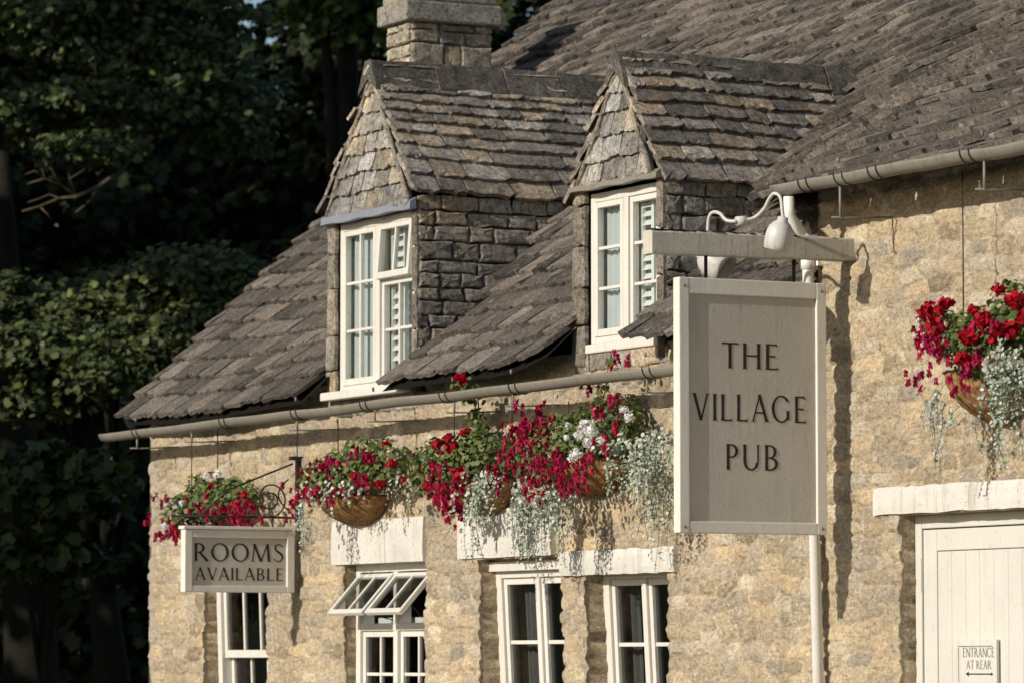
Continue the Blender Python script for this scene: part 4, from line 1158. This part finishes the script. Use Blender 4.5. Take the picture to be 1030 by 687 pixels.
def flower_basket(seed, label, trough, clumps, reds, fuchs, whites, silv, wires, tall=()):
    """trough: (px_centre, py_top, length, depth, height); clumps (px,py,Y,rx,ry,rz,n); reds/whites [(px,py,Y)], fuchs (px,py,Y,spread,n), silv strands (px,py,Y,len,n)"""
    rg = np.random.default_rng(seed); rp = random.Random(seed)
    pc, pt, Lh, dep, hei = trough
    O = WY(pc, pt, -.03); O.y = 0
    t = thing('flower_basket', label, 'flower basket', O, (0, 0, 0), BG)
    On = np.array(O)
    # coco-lined half basket
    mb = MB(); n, m = 30, 9; vs = []
    for j in range(m + 1):
        q_ = j / m
        for i in range(n + 1):
            a = PI * i / n
            k = math.cos(q_ * PI / 2) ** .62
            jx = rp.uniform(-.004, .004)
            vs.append((-math.cos(a) * Lh / 2 * (.25 * 1 + .75 * k if j < m else .25) + jx, -.02 - (abs(math.sin(a)) ** .8) * dep * (k if j < m else .12) + rp.uniform(-.004, .004), -hei * q_ + rp.uniform(-.004, .004)))
    fs = []
    for j in range(m):
        for i in range(n): fs.append((j * (n + 1) + i, (j + 1) * (n + 1) + i, (j + 1) * (n + 1) + i + 1, j * (n + 1) + i + 1))
    mb.add(vs, fs, (1, 1, 1), True)
    mb.build('liner', M_COCO, t)
    # iron cradle
    ir = MB()
    ir.tube([Vector(vs[i]) + Vector((0, -.006, .002)) for i in range(n + 1)], .005, 6)
    ir.build('cradle', M_IRON, t)
    # soil
    # leaves
    P, N_, C_, S_ = [], [], [], []
    for (px, py, Y, rx, ry, rz, cnt) in clumps:
        cnt = int(cnt * 1.35)
        c = np.array(WY(px, py, Y)) - On
        p, d = ellip(rg, cnt, c, (rx, ry, rz)); p[:, 1] = np.minimum(p[:, 1], -.015)
        P.append(p); N_.append(d * .8 + np.array([.1, -.35, .5]) + rg.normal(size=(cnt, 3)) * .45)
        C_.append(GRN[rg.integers(0, len(GRN), cnt)] * rg.uniform(.7, 1.35, (cnt, 1))); S_.append(rg.uniform(.014, .038, cnt))
    P = np.concatenate(P); 
    np_mesh('foliage', leaf_verts(P, np.concatenate(N_), np.concatenate(S_), rg, T_ROUND), 7, np.concatenate(C_), M_LEAF, t, kind='stuff')
    # stems
    stm = MB()
    for i in range(26):
        q_ = P[rg.integers(0, len(P))]; a = Vector((float(q_[0]) * .7, -.12, 0)); bq = Vector(q_)
        stm.tube([a, (a + bq) / 2 + Vector((0, -.02, .04)), bq], [.004, .003, .002], 5)
    for (px0, py0, px1, py1, Y) in tall:
        a = WY(px0, py0, Y) - O; bq = WY(px1, py1, Y) - O; md = (a + bq) / 2 + Vector((.04, 0, 0))
        stm.tube([a, md, bq], .004, 5)
        kk = 26; tt = rg.random(kk); pp = np.array([(a * (1 - x) + bq * x) for x in tt]) + rg.normal(size=(kk, 3)) * .025
        np_mesh('foliage', leaf_verts(pp, rg.normal(size=(kk, 3)) + np.array([0, -.6, .4]), rg.uniform(.025, .05, kk), rg, T_ROUND), 7, GRN[rg.integers(0, len(GRN), kk)] * 1.2, M_LEAF, t, kind='stuff')
    stm.build('stems', M_STEM, t, kind='stuff')
    # geranium heads, each a part
    def head(px, py, Y, r, pal, nm):
        k = 46 if pal is RED else 80; Y = Y if pal is RED else Y - .05; c = np.array(WY(px, py, Y)) - On
        d = rg.normal(size=(k, 3)); d /= np.linalg.norm(d, axis=1, keepdims=True)
        p = c + d * r * rg.uniform(.55, 1.0, (k, 1)) * np.array([1, 1, .85])
        np_mesh(nm, leaf_verts(p, d + rg.normal(size=(k, 3)) * .5, rg.uniform(.6, .95, k) * r * (.9 if pal is RED else .55), rg, T_ROUND), 7, np.minimum(pal[rg.integers(0, len(pal), k)] * rg.uniform(.6, 1.2, (k, 1)), .97), M_PETAL, t)
    for (px, py, Y, r) in reds: head(px, py, Y, r, RED, 'flower_head')
    for (px, py, Y, r) in whites: head(px, py, Y, r, WHT, 'white_flower_head')
    # fuchsias: drooping bells
    P, D_, C_, S_ = [], [], [], []
    for (px, py, Y, spx, spz, cnt) in fuchs:
        c = np.array(WY(px, py, Y)) - On
        nsub = max(1, cnt // 8)
        subs = [c + np.array([rg.normal() * spx, rg.normal() * .05, rg.normal() * spz]) for _ in range(nsub)]
        for i in range(int(cnt * .7) + 1):
            p = subs[rg.integers(0, nsub)] + rg.normal(size=3) * np.array([.048, .025, .026]); p[1] = min(p[1], -.03)
            base = FUC[rg.integers(0, len(FUC))] * rg.uniform(.6, 1.25)
            for k in range(6):
                a = k * PI / 3 + rg.random(); out = np.array([math.cos(a), math.sin(a), 0])
                P.append(p + out * .007 + np.array([0, 0, -.004 if k % 2 else .012])); D_.append(out + np.array([0, 0, .3 if k % 2 else -.2])); C_.append(base * (.75 if k % 2 else 1)); S_.append(rg.uniform(.019, .038))
    if P:
        P = np.array(P); ud = np.tile(np.array([[0, 0, -1.0]]), (len(P), 1))
        np_mesh('fuchsia_blooms', leaf_verts(P, np.array(D_), np.array(S_), rg, T_PETAL, ud), 4, np.array(C_), M_PETAL, t, kind='stuff')
    # silver trailing strands
    P, D_, C_, S_ = [], [], [], []
    sm_ = MB()
    for (px, py, Y, spx, ln, cnt) in silv:
        c = np.array(WY(px, py, Y)) - On
        for i in range(int(cnt * .5) + 1):
            x0 = c + np.array([rg.normal() * spx, rg.normal() * .05, rg.normal() * .03]); x0[1] = min(x0[1], -.03)
            l = ln * rg.uniform(.35, 1.0); k = int(l / .011) + 2; ph = rg.uniform(0, 6); am = rg.uniform(.004, .02)
            tt = np.linspace(0, 1, k)
            yy = x0[1] - .05 * np.sin(np.minimum(tt * 4, 1) * PI / 2) * .6 
            pts = np.stack([x0[0] + am * np.sin(tt * 5 + ph), np.minimum(yy + am * np.cos(tt * 4 + ph), -.02), x0[2] - l * tt], -1)
            sm_.tube([Vector(q_) for q_ in pts[::4]] + [Vector(pts[-1])], .0015, 4, cap=False)
            pj = pts + rg.normal(size=pts.shape) * np.array([.011, .011, .004])
            P.append(pj); D_.append(rg.normal(size=(k, 3)) * .6 + np.array([.3, -.7, .5])); C_.append(SIL[rg.integers(0, len(SIL), k)] * rg.uniform(.7, 1.2, (k, 1))); S_.append(rg.uniform(.013, .027, k) * (1 - .35 * tt))
    if P:
        np_mesh('trailing_leaves', leaf_verts(np.concatenate(P), np.concatenate(D_), np.concatenate(S_), rg, T_ROUND), 7, np.concatenate(C_), M_SILVER, t, kind='stuff')
        sm_.build('trailing_stems', M_STEM, t, kind='stuff')
    # wires up to the gutter brackets
    wm = MB()
    for (px, py0, py1, Y) in wires:
        a = WY(px, py0, Y) - O; bq = WY(px, py1, Y) - O; bq.x = a.x
        wm.tube([a, bq], .0035, 5)
    if wires: wm.build('wire', M_IRON, t)
    return t

flower_basket(1, 'flower basket at the far left corner behind the ROOMS AVAILABLE board', (214, 530, .75, .22, .16),
    [(210, 505, -.2, .40, .16, .13, 620), (185, 515, -.22, .25, .14, .12, 300), (235, 500, -.18, .30, .14, .14, 330), (205, 488, -.2, .2, .12, .10, 150)],
    [(246, 497, -.3, .026), (214, 477, -.25, .02), (212, 489, -.25, .025)],
    [(170, 538, -.34, .07, .03, 60), (164, 522, -.34, .03, .04, 22), (200, 515, -.36, .16, .035, 32), (225, 510, -.36, .14, .05, 40), (250, 512, -.33, .14, .05, 44), (240, 527, -.33, .2, .03, 34), (185, 508, -.34, .12, .04, 18)],
    [(208, 479, -.28, .030), (219, 477, -.27, .033), (166, 529, -.34, .033), (183, 506, -.32, .024), (176, 509, -.32, .02), (157, 500, -.25, .024), (168, 507, -.28, .02)],
    [], [(193, 428, 505, -.28), (219, 430, 490, -.12)])
flower_basket(2, 'flower basket above the window with two open top vents', (362, 500, .72, .24, .17),
    [(350, 475, -.2, .42, .17, .15, 700), (325, 482, -.25, .24, .14, .12, 260), (385, 465, -.18, .28, .13, .15, 320), (365, 452, -.2, .2, .1, .08, 130)],
    [(395, 466, -.3, .036), (373, 459, -.28, .034), (388, 447, -.22, .028), (382, 487, -.34, .036), (356, 478, -.34, .026), (338, 494, -.32, .022), (405, 482, -.2, .026)],
    [(318, 497, -.34, .16, .09, 80), (303, 500, -.34, .05, .09, 40), (330, 470, -.3, .1, .05, 22), (345, 471, -.33, .1, .03, 24), (360, 465, -.3, .15, .05, 18), (355, 488, -.36, .14, .03, 22)],
    [],
    [(318, 505, -.3, .08, .38, 12), (325, 490, -.34, .10, .16, 14), (350, 492, -.36, .12, .10, 14), (408, 480, -.2, .06, .14, 8)],
    [(299, 425, 470, -.26), (340, 422, 460, -.15)])
flower_basket(3, 'flower basket with bright red geraniums left of the white blossom basket', (492, 482, .60, .25, .20),
    [(455, 465, -.22, .42, .17, .17, 760), (440, 475, -.25, .25, .15, .16, 340), (480, 455, -.2, .28, .13, .13, 300), (478, 435, -.12, .12, .07, .14, 100)],
    [(442, 447, -.32, .042), (455, 450, -.32, .045), (451, 440, -.3, .03), (438, 468, -.34, .036), (464, 477, -.36, .046), (432, 481, -.34, .032), (425, 472, -.3, .03), (466, 435, -.25, .026), (430, 489, -.34, .034), (446, 457, -.34, .03), (463, 381, -.3, .040), (471, 433, -.2, .022)],
    [(445, 500, -.34, .14, .06, 66), (438, 506, -.34, .05, .05, 36), (458, 507, -.34, .08, .04, 38), (455, 490, -.36, .12, .04, 34), (442, 517, -.34, .02, .02, 6)],
    [(428, 462, -.3, .024)],
    [(487, 482, -.36, .07, .30, 26), (480, 495, -.33, .06, .46, 20), (496, 474, -.34, .05, .14, 12), (530, 485, -.33, .035, .46, 18)],
    [(457, 405, 450, -.28)], [(478, 440, 480, 395, -.15), (470, 400, 463, 383, -.24)])
flower_basket(4, 'flower basket with white blossoms and long silver trails at its right', (598, 463, .80, .27, .19),
    [(560, 445, -.22, .55, .17, .17, 950), (530, 460, -.25, .3, .14, .14, 360), (605, 430, -.18, .38, .13, .17, 480), (545, 470, -.25, .35, .14, .12, 300), (625, 420, -.1, .22, .07, .14, 150)],
    [(519, 431, -.3, .024)],
    [(515, 449, -.36, .12, .05, 44), (540, 443, -.36, .14, .07, 56), (508, 468, -.36, .12, .06, 50), (540, 465, -.38, .18, .05, 50), (562, 452, -.38, .14, .05, 42), (560, 476, -.38, .14, .06, 46), (577, 478, -.38, .08, .04, 22), (598, 458, -.38, .07, .02, 24), (538, 487, -.38, .1, .05, 34), (535, 493, -.38, .05, .03, 18), (622, 423, -.26, .08, .06, 34), (542, 420, -.3, .04, .05, 12), (560, 428, -.3, .06, .05, 18), (582, 410, -.22, .03, .04, 8), (600, 398, -.2, .03, .03, 8), (612, 365, -.3, .018, .03, 10), (610, 392, -.22, .03, .06, 10)],
    [(590, 427, -.34, .042), (595, 434, -.34, .04), (583, 437, -.34, .034), (592, 445, -.35, .034), (580, 456, -.37, .036), (576, 460, -.37, .03), (604, 443, -.35, .026), (633, 420, -.24, .03), (628, 412, -.24, .026), (570, 440, -.35, .02), (572, 428, -.34, .022)],
    [(652, 437, -.26, .17, .32, 46), (645, 455, -.3, .13, .24, 34), (655, 470, -.25, .12, .40, 30), (668, 480, -.12, .06, .50, 14), (533, 500, -.34, .04, .40, 14), (553, 495, -.35, .045, .46, 24), (570, 500, -.30, .03, .26, 12), (622, 443, -.33, .08, .06, 16)],
    [(515, 398, 425, -.28), (572, 403, 430, -.22)], [(600, 420, 612, 362, -.24)])
DX = 20
flower_basket(5, 'flower basket high on the right wall above the door lintel', (1006, 374, .56, .25, .24),
    [(985 + DX, 345, -.24, .28, .17, .19, 900), (955 + DX, 345, -.26, .14, .13, .16, 330), (1015 + DX, 325, -.22, .24, .15, .18, 420), (1000 + DX, 305, -.2, .16, .1, .12, 140), (945, 325, -.22, .07, .1, .08, 90)],
    [(930, 317, -.34, .042), (940, 327, -.36, .046), (952, 305, -.34, .036), (974, 338, -.42, .052), (988, 322, -.4, .048), (1003, 332, -.38, .04), (1017, 332, -.38, .044), (1022, 302, -.34, .052), (1005, 291, -.3, .030), (934, 309, -.34, .032), (1000, 340, -.4, .035), (968, 360, -.42, .038), (978, 312, -.36, .028), (1030, 320, -.34, .04), (945, 312, -.35, .03)],
    [(938, 338, -.32, .04, .05, 50), (944, 350, -.33, .04, .03, 28), (950, 373, -.34, .04, .03, 18), (955, 385, -.4, .015, .015, 8), (970, 370, -.42, .08, .03, 24), (990, 373, -.42, .06, .04, 22), (1003, 335, -.4, .05, .04, 16), (955, 360, -.4, .08, .03, 22)],
    [(924, 322, -.32, .02)],
    [(1016, 358, -.36, .07, .32, 34), (1010, 366, -.40, .05, .28, 30), (1018, 400, -.3, .05, .36, 14), (952, 395, -.30, .05, .20, 8), (948, 400, -.26, .04, .40, 6), (968, 412, -.30, .04, .10, 4), (1028, 370, -.3, .06, .3, 12)],
    [(968, 172, 320, -.20)])

# ------------------------------------------------------------------ trees
def tree(name, label, base, height, trunk_r, clumps, n_leaf, lsize, seed, pal, group=None, limbs=True, bright=1.0):
    rg = np.random.default_rng(seed); rp = random.Random(seed)
    B = Vector(base)
    t = thing(name, label, 'tree', B, (0, 0, 0), group)
    tr = MB()
    top = Vector((rp.uniform(-.3, .3), rp.uniform(-.3, .3), height))
    tr.tube([(0, 0, -.3), (0.05, 0, height * .25), (top.x * .5, top.y * .5, height * .6), tuple(top)], [trunk_r * 1.3, trunk_r, trunk_r * .7, trunk_r * .2], 10)
    cl = [(Vector(c) - B, r) for c, r in clumps]
    for c, r in (cl if limbs else []):
        z0 = max(1.0, min(height * .8, c.z * .55)); a = Vector((top.x * .4, top.y * .4, z0))
        md = (a + c) / 2 + Vector((0, 0, rp.uniform(-.2, .5)))
        tr.tube([a, md, c, c + (c - md) * .3], [trunk_r * .42, trunk_r * .3, trunk_r * .16, .02], 7)
    tr.build('trunk', M_BARK, t)
    tot = sum(r[0] * r[1] + r[0] * r[2] + r[1] * r[2] for _, r in cl)
    P, D_ = [], []
    for c, r in cl:
        k = int(n_leaf * (r[0] * r[1] + r[0] * r[2] + r[1] * r[2]) / tot)
        # leaves gathered on sprays spread through the clump
        ns = max(6, k // 22)
        sc_, sd = ellip(rg, ns, c, r, .35)
        pick = rg.integers(0, ns, k)
        off = rg.normal(size=(k, 3)) * np.array([.20, .20, .085]) * max(.5, min(1.4, r[0] * .55))
        off[:, 2] -= .5 * (off[:, 0] ** 2 + off[:, 1] ** 2)
        P.append(sc_[pick] + off); D_.append(sd[pick] * .5)
    P = np.concatenate(P); D_ = np.concatenate(D_)
    k = len(P)
    nrm = D_ + np.array([0, -.25, .8]) + rg.normal(size=(k, 3)) * .55
    C_ = pal[rg.integers(0, len(pal), k)] * rg.uniform(.65, 1.35, (k, 1)) * bright
    np_mesh('crown', leaf_verts(P, nrm, rg.uniform(.7, 1.25, k) * lsize, rg, T_MAPLE), 10, C_, M_TREE, t)
    return t
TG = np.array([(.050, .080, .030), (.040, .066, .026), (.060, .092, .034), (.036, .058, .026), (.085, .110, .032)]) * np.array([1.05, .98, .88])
TY = np.array([(.085, .125, .030), (.11, .15, .035), (.065, .10, .028)])
def gb(p): return (p.x, p.y, -.1)
def cl(px, py, d, rx, ry, rz): return (tuple(WD(px, py, d)), (rx, ry, rz))
tree('broadleaf_tree', 'dark broadleaf tree whose layered boughs fill the top left corner', gb(WD(30, 600, 47)), 7.2, .3,
     [cl(60, 30, 45, 1.3, 1.2, .55), (cl(-30, 90, 45, 1.0, 1.0, .6)), cl(150, 60, 45, 1.0, 1.0, .45), cl(110, 105, 44.5, .9, .9, .40), cl(205, 95, 45, .8, .8, .4), cl(20, 110, 44.5, .8, .8, .35), cl(235, 130, 45, .55, .5, .28), cl(80, -40, 45, 1.6, 1.3, .6), cl(190, 10, 45, .8, .8, .4), cl(95, 148, 44, .5, .5, .14)],
     30000, .085, 31, TG * np.array([1.75, 1.6, 1.9]), limbs=False)
tree('broadleaf_tree', 'mid green spreading tree with domed crown beside the left roof edge', gb(WD(120, 600, 40)), 3.6, .2,
     [cl(190, 285, 40, .80, .8, .33), cl(120, 315, 40, .75, .8, .30), cl(240, 290, 40.5, .5, .6, .30), cl(70, 350, 39.5, .6, .6, .28), cl(170, 340, 39.5, .6, .6, .3), cl(15, 360, 39.5, .6, .6, .3), cl(215, 330, 39.5, .5, .5, .25), cl(110, 375, 39, .35, .4, .16), cl(30, 400, 39.5, .45, .5, .2), cl(-15, 310, 40, .5, .5, .35)],
     30000, .078, 32, TG * np.array([1.45, 1.3, 1.4]))
tree('broadleaf_tree', 'low shadowed sapling with broad leaves near the bottom left corner', gb(WD(40, 640, 37)), 2.6, .08,
     [cl(30, 480, 37, .45, .45, .28), cl(75, 500, 37, .30, .35, .2), cl(10, 545, 37, .40, .4, .25), cl(60, 555, 37, .3, .3, .2), cl(95, 470, 37, .25, .3, .15)],
     2200, .15, 33, TG * 1.1)
tree('broadleaf_tree', 'sunlit yellow green tree beside the chimney at the top', gb(WD(345, 600, 50)), 10, .3,
     [cl(345, 15, 50, .42, .5, .25), cl(325, 5, 50, .35, .5, .22), cl(372, 28, 50, .3, .4, .22), cl(350, -40, 50, .9, .8, .5)],
     2600, .13, 34, TY)
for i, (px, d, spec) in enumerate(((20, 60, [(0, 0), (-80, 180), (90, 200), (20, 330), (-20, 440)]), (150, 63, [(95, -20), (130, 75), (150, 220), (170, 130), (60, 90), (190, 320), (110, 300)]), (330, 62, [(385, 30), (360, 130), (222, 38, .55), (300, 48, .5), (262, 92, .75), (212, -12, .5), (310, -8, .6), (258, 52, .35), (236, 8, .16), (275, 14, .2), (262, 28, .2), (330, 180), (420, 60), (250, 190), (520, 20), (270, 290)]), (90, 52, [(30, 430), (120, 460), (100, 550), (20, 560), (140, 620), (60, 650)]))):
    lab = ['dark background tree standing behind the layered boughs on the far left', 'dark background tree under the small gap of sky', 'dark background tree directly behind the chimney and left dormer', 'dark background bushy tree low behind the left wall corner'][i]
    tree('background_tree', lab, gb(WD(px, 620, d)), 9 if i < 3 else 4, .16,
         [cl(a, b2, d + random.Random(i * 7 + k).uniform(-1, 1), *(((1.7, 1.7, 1.15) if len(q3) < 3 else (q3[2], q3[2], q3[2] * .8)))) for k, q3 in enumerate(spec) for a, b2 in [q3[:2]]], 12000, .22, 40 + i, TG * .5, 'dark trees behind the pub', False)  # leaf palette halved, putting the shade of these trees into their colour
# a clipped hedge and a dark wood far behind
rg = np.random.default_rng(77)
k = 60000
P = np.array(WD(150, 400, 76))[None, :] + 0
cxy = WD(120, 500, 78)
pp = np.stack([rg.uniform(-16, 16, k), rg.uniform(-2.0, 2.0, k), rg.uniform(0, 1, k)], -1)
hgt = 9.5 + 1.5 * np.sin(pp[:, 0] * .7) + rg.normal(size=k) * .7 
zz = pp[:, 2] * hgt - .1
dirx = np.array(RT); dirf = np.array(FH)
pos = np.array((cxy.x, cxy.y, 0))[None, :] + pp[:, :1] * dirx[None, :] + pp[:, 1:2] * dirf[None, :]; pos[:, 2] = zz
np_mesh('woodland', leaf_verts(pos, rg.normal(size=(k, 3)) + np.array([.4, -.5, .5]), rg.uniform(.3, .6, k), rg, T_MAPLE), 10, TG[rg.integers(0, len(TG), k)] * rg.uniform(.2, .45, (k, 1)), M_TREE, None, kind='stuff')  # leaves darkened further, the wood's shade put into their colour
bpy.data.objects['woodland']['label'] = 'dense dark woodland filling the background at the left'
bpy.data.objects['woodland']['category'] = 'woodland'

# bare lichened branch
bt = MB(); rp = random.Random(3); dB = 44
def br_(pts, r0, r1): 
    ps = [WD(x, y, dB + rp.uniform(-.15, .15)) for x, y in pts]; n = len(ps)
    bt.tube(ps, [.7 * (r0 + (r1 - r0) * i / (n - 1)) for i in range(n)], 6)
br_([(152, 138), (143, 147), (132, 158)], .05, .045)
br_([(132, 158), (118, 175), (100, 188), (78, 198), (60, 200), (40, 208), (22, 213)], .045, .012)
br_([(100, 188), (88, 205), (76, 214)], .03, .012); br_([(78, 198), (60, 186), (45, 180), (28, 185)], .03, .01); br_([(60, 186), (52, 170), (44, 162)], .02, .008)
br_([(45, 180), (35, 172), (25, 176)], .016, .007); br_([(78, 198), (70, 180), (84, 172), (90, 168)], .02, .008); br_([(70, 180), (68, 166)], .014, .007); br_([(40, 208), (48, 216), (52, 222)], .014, .007); br_([(60, 200), (50, 196), (40, 200), (28, 204)], .018, .008)
br_([(84, 172), (76, 166)], .012, .006); br_([(45, 180), (42, 170)], .012, .006)
o = bt.build('bare_branch', M_TWIG, None); tag(o, 'bare lichened branch sticking out below the layered boughs', 'branch')

# tall trees out of frame, added to shade the left background
for i, (x, y, h) in enumerate(((-12.8, -7.5, 13), (-18.5, -6.5, 15), (-24.5, -6.0, 15), (-31, -4.8, 16), (-38, -3.5, 17), (-46, -1.5, 17), (-54, .5, 17), (-62, 3, 18))):
    c = []
    rr = random.Random(90 + i)
    for k in range(9):
        c.append(((x + rr.uniform(-2.0, 2.0), y + rr.uniform(-1.6, 1.6), 2.5 + (h - 3) * k / 8 + rr.uniform(-.4, .4)), (2.3, 2.0, 1.5)))
    tree('shade_tree', 'tall leafy unseen tree added to shade the trees left of the pub', (x, y, -.1), h, .35, c, 6500, .42, 60 + i, TG, 'unseen trees added to shade the left side')

# ------------------------------------------------------------------ light
AZ, EL = R_(6.5), R_(22.5)
sd = Vector((math.sin(AZ) * math.cos(EL), -math.cos(AZ) * math.cos(EL), math.sin(EL)))
sun = bpy.data.lights.new('sun', 'SUN'); sun.energy = 4.6; sun.angle = R_(.53); sun.color = (1.0, .93, .82)
so = link(bpy.data.objects.new('sun', sun)); so.location = (0, -20, 20); so.rotation_euler = (-sd).to_track_quat('-Z', 'Y').to_euler()
w = bpy.data.worlds.new('World'); S.world = w; w.use_nodes = True
nt = w.node_tree; bgn = nt.nodes['Background']
sk = nt.nodes.new('ShaderNodeTexSky'); sk.sky_type = 'NISHITA'; sk.sun_disc = False; sk.sun_elevation = EL; sk.sun_rotation = math.atan2(sd.x, sd.y)
nt.links.new(sk.outputs[0], bgn.inputs[0]); bgn.inputs[1].default_value = .10

# ------------------------------------------------------------------ camera
cam = bpy.data.cameras.new('camera'); co = link(bpy.data.objects.new('camera', cam))
cam.sensor_width = 36; cam.sensor_fit = 'HORIZONTAL'; cam.lens = 36 * FPX / 1030.0
cam.clip_start = .5; cam.clip_end = 2000
cam.dof.use_dof = True; cam.dof.focus_distance = 23.0; cam.dof.aperture_fstop = 5.0
Mx = Matrix((RT, UP, -FW)).transposed().to_4x4(); Mx.translation = CAM
co.matrix_world = Mx
S.camera = co
S.view_settings.view_transform = 'Standard'; S.view_settings.look = 'None'; S.view_settings.exposure = 0; S.view_settings.gamma = 1
S.cycles.use_denoising = True
S.cycles.max_bounces = 6; S.cycles.transparent_max_bounces = 12
